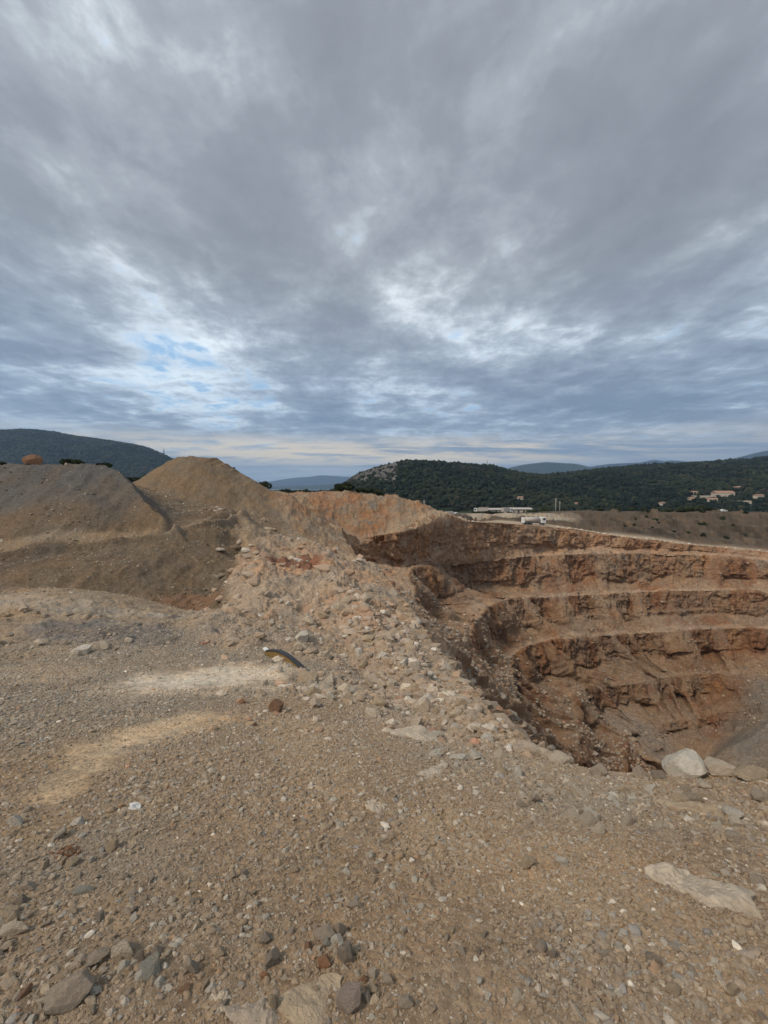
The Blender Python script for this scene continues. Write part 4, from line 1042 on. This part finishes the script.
# ------------------------------------------------------------------ gravel: beyond counting
def gravel(name, n, th0, th1, r0, r1, szf, base, nvar, mat, label, rng, densf=None, flat=(0.45, 0.9), tones=None):
    t_ = rng.uniform(th0, th1, n); l_ = rng.uniform(math.log(r0), math.log(r1), n); r_ = np.exp(l_)
    x, y = r_ * np.sin(t_), r_ * np.cos(t_)
    q = np.stack([x, y, np.zeros(n)], 1)
    keep = ~in_poly(x, y, rim_poly)
    if densf is not None: keep &= rng.random(n) < densf(q, t_, l_)
    q, r_ = q[keep], r_[keep]; n = len(q)
    q[:, 2] = H(q[:, 0], q[:, 1])
    s_ = szf(q, r_, rng)
    fl = rng.uniform(*flat, n); st = rng.uniform(0.6, 1.0, n)
    scl = np.stack([s_, s_ * st, s_ * fl], 1)
    q[:, 2] += s_ * fl * rng.uniform(-0.1, 0.45, n)
    pal = np.array(tones if tones is not None else [(0.30, 0.27, 0.22), (0.25, 0.23, 0.205), (0.37, 0.325, 0.26), (0.34, 0.265, 0.185), (0.42, 0.375, 0.31), (0.30, 0.24, 0.17), (0.35, 0.22, 0.135), (0.58, 0.52, 0.43)]) * 1.28
    pr = np.array([.22, .14, .16, .22, .09, .12, .025, .025]); pr /= pr.sum()
    cc = pal[rng.choice(len(pal), n, p=pr)] * rng.uniform(0.85, 1.15, (n, 1))
    tq, lq = tocoord(q[:, 0], q[:, 1]); ci = np.clip(np.round(np.interp(tq, th_s, np.arange(NTH))).astype(int), 0, NTH - 1); cj = np.clip(np.round(np.interp(np.exp(lq), r_s, np.arange(NR))).astype(int), 0, NR - 1)
    gc = COLG[ci, cj]; w_ = (rng.random((n, 1)) < 0.75) * rng.uniform(0.35, 0.95, (n, 1)); cc = cc * (1 - w_) + gc * 1.05 * w_
    vs = [rock_shape(700 + i, base, 11, 0.42, 0.85, 0.05)[0] * np.random.default_rng(i).uniform(0.8, 1.35, 3) for i in range(nvar)]
    return tag(merged(name, base[0], base[1], q, scl, cc, mat, rng, 0, variants=vs, tilt=0.5), label, 'gravel', kind='stuff')
def dens(q, t_, l_):
    n = fbm(q, 1.1, 4, 0.6, 400)
    d = 0.85 + 0.8 * n
    for (a, b, w) in (((60, 790), (120, 745), .05), ((105, 745), (190, 722), .07), ((165, 680), (255, 678), .09)):
        A_ = np.array(lp(*a)[:2]); B_ = np.array(lp(*b)[:2]); z_ = np.stack([t_, l_], 1); ab = B_ - A_
        u = np.clip((z_ - A_) @ ab / (ab @ ab), 0, 1); dd = np.sqrt(((z_ - A_ - u[:, None] * ab) ** 2).sum(1)) / w
        d = d * (0.06 + 0.94 * sstep(0.8, 1.6, dd))
    return np.clip(d, 0.05, 1)
def s_small(q, r_, rng):
    return np.minimum(0.5 * (1.5 + 2.2 * rng.random(len(r_)) ** 2.5) * r_ / F, 0.026) * (1 + 0.3 * fbm(q, 1.5, 3, 0.6, 401))
def s_mid(q, r_, rng):
    px = 2.2 + 6.5 * rng.random(len(r_)) ** 3.2
    px = px * (1 + 0.6 * np.clip(fbm(q, 1.0, 3, 0.6, 402), -0.5, 1))
    px = px * (1 - 0.45 * sstep(2.2, 5, r_))
    return np.minimum(0.5 * px * r_ / F, 0.03 + 0.02 * rng.random(len(r_)))
gravel('gravel', 230000, -1.1, 1.1, 0.92, 14, s_small, I0, 6, M_GRAVEL, 'fine grey and tan grit covering the near ground', np.random.default_rng(1), dens)
gravel('gravel', 84000, -1.1, 1.1, 0.92, 16, s_mid, I1, 8, M_GRAVEL, 'loose angular pebbles strewn over the near ground', np.random.default_rng(2), dens)
def spurd(q, t_, l_):
    a = np.array([lp(345, 690)[:2], lp(430, 700)[:2], lp(385, 620)[:2], lp(400, 640)[:2], lp(415, 670)[:2], lp(470, 735)[:2]]); z_ = np.stack([t_, l_], 1)
    dd = np.sqrt(((z_[:, None] - a[None]) ** 2).sum(2)).min(1)
    return np.clip(1.12 - sstep(0.05, 0.26, dd), 0, 1) * np.clip(0.7 + fbm(q, 0.4, 4, 0.6, 405), 0.05, 1)
gravel('rubble', 30000, -0.45, 0.38, 4.2, 70, lambda q, r_, rng: np.minimum(0.5 * (1.3 + 14 * rng.random(len(r_)) ** 5.5) * r_ / F, 0.6), I1, 8, M_GRAVEL,
       'broken pale rock fragments covering the ridge beside the pit', np.random.default_rng(3), spurd, tones=[(0.36, 0.30, 0.23), (0.30, 0.26, 0.21), (0.44, 0.38, 0.30), (0.38, 0.27, 0.19), (0.48, 0.43, 0.36), (0.33, 0.24, 0.17), (0.36, 0.2, 0.13), (0.55, 0.50, 0.43)])
gravel('rubble', 24000, -0.90, 0.0, 10, 75, lambda q, r_, rng: 0.5 * (1.0 + 2.2 * rng.random(len(r_)) ** 4) * r_ / F, I0, 6, M_GRAVEL,
       'loose stones over the plateau edge and the earth bank', np.random.default_rng(4), lambda q, t_, l_: np.clip(0.5 + 1.2 * fbm(q, 0.25, 4, 0.6, 407), 0.03, 1))
# stones lying on the pit's own slopes
def pit_rubble(n, rng):
    g = PV2; i = rng.uniform(2, NRW - 8, n * 4); wgt = 1
    # columns by length
    L_ = np.linalg.norm(np.roll(g[60], -1, 0) - g[60], axis=1); cum = np.cumsum(L_) / L_.sum()
    j = np.searchsorted(cum, rng.random(n * 4)); ii_ = i.astype(int)
    cpv = colpos[j]; ktv = KT[ii_, j]; wv = WM[ii_, j]
    prob = np.where(cpv < 10.3, 0.9, 0.28) * np.where(wv > 0.4, 0.08, 1.0) * np.where((cpv > 16.5) | (cpv < 4), 0.1, 1)
    prob *= np.clip(0.6 + 1.3 * fbm(g[ii_, j], 0.09, 3, 0.6, 410), 0.02, 1)
    k = rng.random(n * 4) < prob; q = g[ii_, j][k][:n].copy(); cpv = cpv[k][:n]
    q += rng.normal(0, 0.12, q.shape) * (1, 1, 0)
    s_ = 0.5 * (0.18 + 1.0 * rng.random(len(q)) ** 5) * np.where(cpv < 10.3, 1.25, 0.9)
    scl = np.stack([s_, s_ * rng.uniform(.6, 1, len(q)), s_ * rng.uniform(.5, 1, len(q))], 1)
    pal = np.array([(0.34, 0.27, 0.20), (0.28, 0.22, 0.165), (0.40, 0.33, 0.255), (0.30, 0.185, 0.12), (0.27, 0.24, 0.2)])
    cc = pal[rng.integers(0, 5, len(q))] * rng.uniform(0.8, 1.15, (len(q), 1))
    vs = [rock_shape(900 + i, I0, 8, 0.6, 0.95, 0.06)[0] for i in range(6)]
    tag(merged('rubble', I0[0], I0[1], q, scl, cc, M_GRAVEL, rng, 0, variants=vs, tilt=0.6), 'fallen rock scattered down the benches and slopes of the pit', 'rubble', kind='stuff')
pit_rubble(26000, np.random.default_rng(5))

# pale blocks set along the haul road on the far rim
def kerb_line(pts, n, w, label, group):
    for t_ in np.linspace(0, 1, n):
        s_ = t_ * (len(pts) - 1); i = min(int(s_), len(pts) - 2); u = s_ - i
        q = P(*(np.array(pts[i]) * (1 - u) + np.array(pts[i + 1]) * u))
        z = float(H(q[0], q[1])); k = RNG.uniform(0.75, 1.25)
        rock((q[0], q[1] + RNG.uniform(-.3, .3), z), w * k, w * 0.6, w * 0.55 * k, ['whitish', 'pale'][RNG.integers(0, 2)], label, group, 'boundary_block', RNG.uniform(-.3, .3), 0.1, 0.15, cat='boundary block')
NR_SAVE = NROCK
kerb_line([(461, 521.5, 131), (490, 524, 137), (520, 526, 143)], 15, 0.62, 'pale block marking the road edge between the white lorries and the tanker', 'blocks along the road before the tanker')
kerb_line([(552, 528.5, 148), (600, 533.5, 151), (650, 540, 154), (700, 546.5, 153), (768, 553, 149)], 34, 0.6, 'pale block marking the haul road along the pit right of the tanker', 'blocks along the road past the tanker')
NROCK = NR_SAVE

# ------------------------------------------------------------------ small things left lying about
def mesh_of(name, bm, mat, parent=None, smooth=False):
    me = bpy.data.meshes.new(name); bm.to_mesh(me); bm.free()
    for p in me.polygons: p.use_smooth = smooth
    me.materials.append(mat); o = bpy.data.objects.new(name, me); C.objects.link(o)
    if parent: o.parent = parent
    return o
def add_box(bm, x0, x1, y0, y1, z0, z1, bev=0.0):
    v, f = boxmesh(x0, x1, y0, y1, z0, z1); vs = [bm.verts.new(q) for q in v]; fs = [bm.faces.new([vs[i] for i in q]) for q in f]
    if bev: bmesh.ops.bevel(bm, geom=list({e for q in fs for e in q.edges}), offset=bev, segments=2, affect='EDGES')
def add_cyl(bm, r0, r1, p0, p1, seg_=16, cap=True):
    p0, p1 = Vector(p0), Vector(p1); d = p1 - p0
    M = Matrix.Translation((p0 + p1) / 2) @ d.to_track_quat('Z', 'Y').to_matrix().to_4x4()
    bmesh.ops.create_cone(bm, cap_ends=cap, segments=seg_, radius1=r0, radius2=r1, depth=d.length, matrix=M)
M_OCHRE = plain('worn_ochre_paint', (0.24, 0.15, 0.05), 0.55, 0.0, 0.35, 14, 0.3)
M_BLACK = plain('black_steel', (0.025, 0.025, 0.027), 0.5, 0.0, 0.3)
M_PAPER = plain('white_paper', (0.58, 0.57, 0.54), 0.8, 0, 0.08)
M_RUST = plain('rusty_bark', (0.20, 0.095, 0.05), 0.95, 0, 0.4, 30, 0.5)

def bent_beam():
    a, b = hit(267, 655), hit(304, 671)
    mid = (a + b) / 2; L_ = float(np.linalg.norm(b - a)); d = (b - a) / L_
    rt = thing('bent_beam', 'bent ochre steel beam with a black top edge, half buried in the rubble', 'beam', tuple(mid))
    side = Vector((d[0], d[1], 0)).normalized(); fr_ = Vector((side.y, -side.x, 0))
    if fr_.y > 0: fr_ = -fr_
    def arc(t_):   # rises from the left end and dips to the right
        s_ = (t_ - 0.5) * L_
        return Vector((side.x * s_, side.y * s_, (b[2] - a[2]) * (t_ - 0.5) + 0.10 * math.sin(math.pi * (0.12 + 0.88 * t_)) * L_ + 0.04))
    web = bmesh.new(); rim = bmesh.new(); fl = bmesh.new(); N = 22
    w_ = L_ * 0.10
    ringv, ringr, ringf = [], [], []
    for i in range(N + 1):
        t_ = i / N; c0 = arc(t_); dep = w_ * (0.55 + 0.35 * t_)
        ringv.append([web.verts.new(c0 + fr_ * o_ + Vector((0, 0, z_))) for o_, z_ in ((0.05, 0), (0.05, -dep * 1.5), (-0.05, -dep * 1.5), (-0.05, 0))])
        ringr.append([rim.verts.new(c0 + fr_ * o_ + Vector((0, 0, z_))) for o_, z_ in ((0.065, -0.01), (0.065, 0.018), (-0.05, 0.018), (-0.05, -0.01))])
    for bm, rg_ in ((web, ringv), (rim, ringr)):
        for i in range(N):
            for k in range(4): bm.faces.new([rg_[i][k], rg_[i][(k + 1) % 4], rg_[i + 1][(k + 1) % 4], rg_[i + 1][k]])
        bm.faces.new(rg_[0]); bm.faces.new(rg_[-1][::-1])
        bmesh.ops.recalc_face_normals(bm, faces=bm.faces)
    mesh_of('web', web, M_OCHRE, rt); mesh_of('flange', rim, M_BLACK, rt)
    add_box(fl, -0.08, 0.08, -0.05, 0.05, -0.02, 0.03, 0.01)
    o = mesh_of('end_plate', fl, M_WHITE, rt); e = arc(0.03); o.location = e + Vector((-0.05, 0, 0.03)); o.rotation_euler = (0, 0.1, math.atan2(side.y, side.x))
bent_beam()

def paper():
    p = hit(133, 809); s_ = 6.5 / F * p[1]
    v, f = ico(1); rg = np.random.default_rng(12); v = v * (1 + rg.uniform(-.55, .35, (len(v), 1))) * (s_, s_ * .8, s_ * .5)
    o = link_mesh('paper_scrap', v, f, M_PAPER, smooth=False); o.location = p + np.array((0, 0, s_ * .25))
    tag(o, 'crumpled scrap of white paper lying on the bare gravel', 'paper')
paper()
def clump():
    p = hit(64, 856); k = p[1] / F; rg = np.random.default_rng(5); n = 120
    q = rg.normal(0, 1, (n, 3)) * (7 * k, 7 * k, 2.2 * k); q[:, 2] = np.abs(q[:, 2]) * np.exp(-(q[:, 0] ** 2 + q[:, 1] ** 2) / (9 * k) ** 2) * 1.5
    s_ = rg.uniform(1.0, 3.2, n)[:, None] * k * np.array((1, 0.35, 0.22))
    o = merged('bark_clump', I0[0], I0[1], q, s_, np.ones((n, 3)), M_RUST, rg, 0.3); o.location = p
    tag(o, 'rusty brown clump of broken bark among the grey stones', 'bark')
clump()

# ------------------------------------------------------------------ shrubs and trees
def leaf_crown(seed, n, w, h, shape='dome', holes=0.2, leaf=0.05):
    rg = np.random.default_rng(seed)
    nb = 9; cen_ = rg.normal(0, 1, (nb, 3)); cen_ /= np.linalg.norm(cen_, axis=1, keepdims=True); cen_ *= rg.uniform(0.25, 0.72, (nb, 1)); cen_[:, 2] = cen_[:, 2] * 0.8
    k = rg.integers(0, nb, n); d = rg.normal(0, 1, (n, 3)); d /= np.linalg.norm(d, axis=1, keepdims=True)
    q = cen_[k] + d * (rg.uniform(0.5, 1, (n, 1)) ** 0.5) * 0.42
    q = q * (w * 0.52, w * 0.52, h * 0.52); q[:, 2] += h * 0.5; q[:, 2] = np.abs(q[:, 2])
    a, b_ = rg.normal(0, 1, (n, 3)), rg.normal(0, 1, (n, 3)); a /= np.linalg.norm(a, axis=1, keepdims=True); b_ = np.cross(a, b_); b_ /= np.linalg.norm(b_, axis=1, keepdims=True)
    s_ = rg.uniform(0.6, 1.3, (n, 1)) * leaf * h
    V = np.stack([q - a * s_, q + b_ * s_ * .6, q + a * s_, q - b_ * s_ * .6], 1).reshape(-1, 3)
    f = np.arange(n * 4).reshape(n, 4)
    tone = rg.uniform(0.6, 1.4, (nb, 1))[k] * rg.uniform(0.7, 1.3, (n, 1))
    cc = np.repeat(np.array((0.045, 0.058, 0.025)) * tone, 4, 0)
    return V, f, cc
def stem_mesh(h, w):
    bm = bmesh.new(); add_cyl(bm, 0.045 * h, 0.025 * h, (0, 0, -0.08 * h), (0, 0, 0.45 * h), 8)
    for i in range(5):
        a = i * 1.3; add_cyl(bm, 0.022 * h, 0.008 * h, (0, 0, 0.22 * h + .04 * h * i), (math.cos(a) * w * .3, math.sin(a) * w * .3, (0.5 + .06 * i) * h), 6)
    me = bpy.data.meshes.new('trunk'); bm.to_mesh(me); bm.free(); me.materials.append(M_BARK); return me
CR_ME = []
for i in range(5):
    V, f, cc = leaf_crown(40 + i, 2600, 1.25, 1.0, leaf=0.06); o = link_mesh('crown', V, f, M_LEAF, smooth=False, col=cc); CR_ME.append(o.data); bpy.data.objects.remove(o)
TR_ME = stem_mesh(1.0, 1.0)
NPL = 0
def plant(kind_, px, py, Y, wpx, hpx, label, group=None, z=None):
    global NPL; NPL += 1
    q = P(px, py, Y); zz = float(H(q[0], q[1])) if z is None else z
    h = hpx * Y / F; w = wpx * Y / F
    rt = thing(kind_, label, 'tree' if 'tree' in kind_ else 'shrub', (q[0], q[1], zz), RNG.uniform(0, 6.28), group)
    c_ = bpy.data.objects.new('crown', CR_ME[NPL % 5]); C.objects.link(c_); c_.parent = rt; c_.scale = (w / 1.15, w / 1.15, max(h, w * 0.55) / 0.95); c_.location = (0, 0, -0.30 * max(h, w * 0.55))
    t_ = bpy.data.objects.new('trunk' if 'tree' in kind_ else 'stem', TR_ME); C.objects.link(t_); t_.parent = rt; t_.scale = (w, w, h)
    return rt
plant('shrub', 262, 489, 89, 16, 12, 'dark green bush on the shoulder right of the conical heap')
plant('shrub', 250, 485, 90, 9, 6, 'small bush left of the dark green one beside the conical heap')
plant('shrub', 4, 466, 55, 12, 6, 'bush on the grey bank at the left picture edge')
plant('shrub', 73, 466, 54, 20, 5.5, 'low brownish bush on the grey bank right of the orange boulder')
plant('shrub', 105, 470, 55, 15, 5, 'low bush at the right end of the grey bank top')
for i, (x, y) in enumerate(((128, 482), (138, 482), (148, 480), (153, 478))): plant('tree', x, y, 110, 13, 8, 'green tree in the gap between grey bank and conical heap', 'trees in the gap by the heap', z=P(x, y, 110)[2])
plant('shrub', 345, 497, 119, 22, 9, 'round bush on the knoll, left of two')
plant('shrub', 377, 500, 121, 15, 11, 'taller bush on the knoll, right of two')
plant('shrub', 363, 499, 121, 14, 5, 'low bush between the two bushes on the knoll')
plant('shrub', 234, 470, 83, 4, 2.5, 'tuft on the right shoulder of the conical heap')
for i, x in enumerate(np.linspace(278, 334, 13)): plant('tree', x, 494, 190, 9 + 3 * RNG.random(), 7 + 3 * RNG.random(), 'tree in the row behind the road between heap and knoll', 'tree row behind the road', z=P(x, 495, 190)[2])
for i, (x, w, h) in enumerate(((600, 7, 6), (619, 7, 7), (632, 6, 7), (644, 6, 6), (656, 7, 8), (668, 12, 7), (682, 13, 8), (692, 12, 9), (702, 12, 8), (713, 10, 6), (728, 6, 5))):
    plant('tree', x, 511, 204, w, h, 'dark round tree standing along the top of the far quarry bank', 'trees along the far bank')
plant('tree', 545, 511, 232, 15, 9, 'round tree beside the two tall poles'); plant('tree', 531, 511, 234, 10, 6, 'low tree right of the long white shed')
plant('tree', 561, 512, 228, 10, 6, 'light green tree right of the two tall poles'); plant('tree', 509, 508, 262, 5, 7, 'narrow dark tree rising behind the long white shed')
for i in range(9): plant('shrub', 474 + i * 4.2, 516, 214, 8, 3.2, 'shrub in the dark hedge below the parked lorries', 'hedge shrubs below the lorries')
for i in range(20):
    x = RNG.uniform(585, 768); v = RNG.random(); y = 514 + v * 26 + (x - 600) / 168 * 8 * v; Y = 197 - 26 * v
    s_ = RNG.uniform(0.5, 1); plant('shrub', x, y + 1, Y, 6 * s_, 5 * s_, 'dry shrub growing on the face of the far quarry bank', 'shrubs on the far bank')

# ------------------------------------------------------------------ poles and masts
def pole(px, y0, y1, Y, label, group=None, arms=True):
    b_ = P(px, y1, Y); t_ = P(px, y0, Y); h = t_[2] - b_[2]
    rt = thing('utility_pole', label, 'pole', (b_[0], b_[1], b_[2] - 0.5), 0.4, group)
    bm = bmesh.new(); add_cyl(bm, 0.32, 0.18, (0, 0, 0), (0, 0, h + .5), 10); mesh_of('shaft', bm, M_POLE, rt, True)
    bm = bmesh.new(); add_box(bm, -1.1, 1.1, -.08, .08, h - .5, h - .3); add_box(bm, -.8, .8, -.08, .08, h - 1.4, h - 1.2); mesh_of('crossarm', bm, M_POLE, rt)
pole(424, 500, 514, 170, 'weathered pole rising behind the knoll'); pole(555.5, 498, 514, 210, 'taller of the two poles by the round tree'); pole(559.5, 501, 514, 212, 'shorter pole beside the taller one')
def mast(px, y0, y1, Y, w, label):
    b_ = P(px, y1 + 1, Y); t_ = P(px, y0, Y); h = float(t_[2] - b_[2])
    rt = thing('lattice_mast', label, 'mast', tuple(b_)); bm = bmesh.new(); r = w * .09
    for sx in (-1, 1):
        for sy in (-1, 1): add_cyl(bm, r, r * .6, (sx * w / 2, sy * w / 2, 0), (sx * w * .12, sy * w * .12, h), 5)
    n = 8
    for i in range(n):
        z0, z1 = h * i / n, h * (i + 1) / n; a = w / 2 * (1 - .76 * i / n); c_ = w / 2 * (1 - .76 * (i + 1) / n)
        for s_ in (-1, 1): add_cyl(bm, r * .5, r * .5, (-a, s_ * a, z0), (c_, s_ * c_, z1), 4); add_cyl(bm, r * .5, r * .5, (s_ * a, a, z0), (s_ * c_, -c_, z1), 4)
    mesh_of('frame', bm, M_STEEL, rt); bm = bmesh.new(); add_cyl(bm, r * 1.2, r * .5, (0, 0, h), (0, 0, h * 1.15), 6); mesh_of('antenna', bm, M_STEEL, rt)
mast(487, 461, 469, 1000, 3.0, 'thin lattice mast on top of the wooded hill'); mast(164, 449, 456, 2550, 9, 'tall lattice mast on the shoulder of the dark mountain')

# ------------------------------------------------------------------ vehicles
def vehicle(px, py, Y, L_, rz, label, kind_='tanker'):
    b_ = P(px, py, Y); z0 = float(H(b_[0], b_[1])) if kind_ == 'tanker' else float(b_[2])
    names = {'tanker': 'tanker_truck', 'box': 'box_lorry', 'car': 'parked_car'}
    rt = thing(names[kind_], label, {'tanker': 'truck', 'box': 'truck', 'car': 'car'}[kind_], (b_[0], b_[1], z0), rz)
    W_ = 1.2
    def part(n_, boxes, m, par=rt, bev=.06):
        bm = bmesh.new()
        for bx in boxes: add_box(bm, *bx, bev)
        return mesh_of(n_, bm, m, par)
    if kind_ == 'car':
        part('body', [(-L_ / 2, L_ / 2, -.85, .85, .35, .95), (-L_ * .28, L_ * .22, -.75, .75, .9, 1.45)], M_WHITE, bev=.12)
        part('window', [(-L_ * .25, L_ * .19, -.77, .77, 1.02, 1.32)], M_DARKG, bev=.02); wx = (-L_ * .3, L_ * .3); wr = .33
    else:
        part('chassis', [(-L_ / 2, L_ / 2 - .3, -.45, .45, .75, 1.0)], M_STEEL)
        cab = part('cab', [(L_ / 2 - 2.0, L_ / 2, -W_, W_, .7, 3.0)], M_WHITE, bev=.18)
        part('windscreen', [(L_ / 2 - .1, L_ / 2 + .02, -1.0, 1.0, 1.85, 2.75)], M_DARKG, cab, .01)
        part('side_window', [(L_ / 2 - 1.25, L_ / 2 - .3, -W_ - .02, W_ + .02, 1.85, 2.7)], M_DARKG, cab, .01)
        if kind_ == 'tanker':
            bm = bmesh.new(); add_cyl(bm, 1.05, 1.05, (-L_ / 2 + .1, 0, 2.05), (L_ / 2 - 2.4, 0, 2.05), 24); bmesh.ops.scale(bm, vec=(1, 1.05, .92), verts=bm.verts, space=Matrix.Translation((0, 0, -2.05)))
            mesh_of('tank', bm, M_CREAM2, rt, True)
            part('rear_cabinet', [(-L_ / 2 - .35, -L_ / 2 + .15, -W_, W_, .9, 2.9)], M_WHITE)
        else: part('cargo_box', [(-L_ / 2, L_ / 2 - 2.3, -W_, W_, 1.02, 3.4)], M_CREAM2, bev=.05)
        wx = (-L_ * .38, -L_ * .2, L_ / 2 - 1.1); wr = .52
    for x in wx:
        for s_ in (-1, 1):
            bm = bmesh.new(); add_cyl(bm, wr, wr, (x, s_ * (W_ - .33 if kind_ != 'car' else .62), wr), (x, s_ * (W_ if kind_ != 'car' else .87), wr), 20)
            wh = mesh_of('wheel', bm, M_RUBBER, rt)
            bm = bmesh.new(); add_cyl(bm, wr * .5, wr * .5, (x, s_ * (W_ + .0 if kind_ != 'car' else .87), wr), (x, s_ * (W_ + .03 if kind_ != 'car' else .9), wr), 14); mesh_of('hub', bm, M_STEEL, wh)
    return rt
M_CREAM2 = plain('dusty_white', (0.46, 0.41, 0.36), 0.5, 0, .1, 1)
vehicle(534, 525.5, 147, 8.4, 0.06, 'white tanker truck driving right on the haul road along the far rim')
vehicle(481, 513.5, 222, 8.0, 2.9, 'white lorry parked at the left end of the long white shed', 'box')
vehicle(507, 513.5, 222, 6.5, 0.4, 'white lorry parked in front of the middle of the long white shed', 'box')
vehicle(451, 518.5, 190, 6.5, 0.3, 'white lorry parked low behind the end of the knoll', 'box')
q_ = P(723, 513.0, 199)
vehicle(723, 513.3, 199, 4.2, 0.2, 'small white car on top of the far quarry bank', 'car').location.z = float(H(q_[0], q_[1]))

# ------------------------------------------------------------------ buildings
def on_hill(px, py):
    g = G1.reshape(-1, 3); cp, sp = math.cos(PITCH), math.sin(PITCH)
    dep = g[:, 1] * cp - g[:, 2] * sp; up = g[:, 1] * sp + g[:, 2] * cp
    X_ = 384 + F * g[:, 0] / dep; Y_ = 512 - F * up / dep
    e = np.hypot(X_ - px, Y_ - py) + g[:, 1] * 0.0004
    return g[int(np.argmin(e))]
def house(p, w, d, h, rz, label, roofm, wallm, nwin=2, group=None, nm='house'):
    rt = thing(nm, label, 'house' if nm == 'house' else 'building', (p[0], p[1], p[2] - 1), rz, group)
    bm = bmesh.new(); add_box(bm, -w / 2, w / 2, -d / 2, d / 2, 0, h + 1); mesh_of('wall', bm, wallm, rt)
    bm = bmesh.new(); e = .5; rh = min(d * .22, 3) if roofm is M_TILE else d * .08
    v = [bm.verts.new(q) for q in ((-w / 2 - e, -d / 2 - e, h + .9), (w / 2 + e, -d / 2 - e, h + .9), (w / 2 + e, d / 2 + e, h + .9), (-w / 2 - e, d / 2 + e, h + .9), (-w / 2 - e, 0, h + 1 + rh), (w / 2 + e, 0, h + 1 + rh))]
    for f in ((0, 1, 5, 4), (2, 3, 4, 5), (0, 4, 3), (1, 2, 5), (0, 3, 2, 1)): bm.faces.new([v[i] for i in f])
    mesh_of('roof', bm, roofm, rt)
    for i in range(nwin):
        x = -w / 2 + w * (i + .5) / nwin
        bm = bmesh.new(); add_box(bm, x - .5, x + .5, -d / 2 - .04, -d / 2 + .02, 1.9, 3.2); mesh_of('window', bm, M_DARKG, rt)
for px, py, wpx, hh, lab in ((388, 503, 6.5, 3.5, 'cream house alone at the foot of the wooded hill above the knoll'), (722, 497, 16, 6, 'largest pale house among the trees at the foot of the right hill'),
        (711, 501, 9, 3.5, 'low house just left of the largest pale house'), (738, 489, 8, 3.5, 'house higher up the slope above the largest pale house'), (758, 500, 8, 6, 'tall cream house at the right picture edge'),
        (745, 503, 9, 3, 'low flat house left of the tall cream house'), (694, 500, 9, 3, 'low house right below the left end of the terrace wall'), (693, 494, 7, 3.5, 'pale house at the left end of the long terrace wall'), (733, 503, 7, 3, 'small low house in front of the largest pale house'),
        (662, 505, 6, 3, 'small lone house behind the trees on the far bank'), (577, 505, 5, 3, 'small white house right of the two poles'), (455, 499, 4, 2.5, 'tiny pale house on the wooded slope left of the shed'),
        (766, 488, 5, 3, 'pale house high on the slope at the right picture edge'), (520, 499, 5, 3, 'small pale house on the slope above the shed')):
    p = on_hill(px, py); w = wpx * p[1] / F
    house(p, w, max(6, w * .55), hh, RNG.uniform(-.3, .3), lab, M_TILE if RNG.random() < .75 else M_CREAM, M_CREAM, 3 if wpx > 10 else 2)
p = on_hill(702, 497); w = 22 * p[1] / F
rtw = thing('terrace_wall', 'long pale terrace wall on the wooded slope', 'wall', tuple(p)); bm = bmesh.new(); add_box(bm, -w / 2, w / 2, -.4, .4, -1, 3.0, .05); mesh_of('face', bm, M_CREAM, rtw)
p = P(497, 513.5, 236); house(p, 17, 9, 2.7, 0.05, 'long pale shed roofed in dusty pink behind the parked lorries, left one', M_CREAM2, M_CREAM, 4, nm='shed')
p = P(519, 513.5, 238); house(p, 13, 9, 3.0, -0.05, 'long pale shed roofed in dusty pink behind the parked lorries, right one', M_CREAM2, M_CREAM, 4, nm='shed')
print('rocks', NROCK)
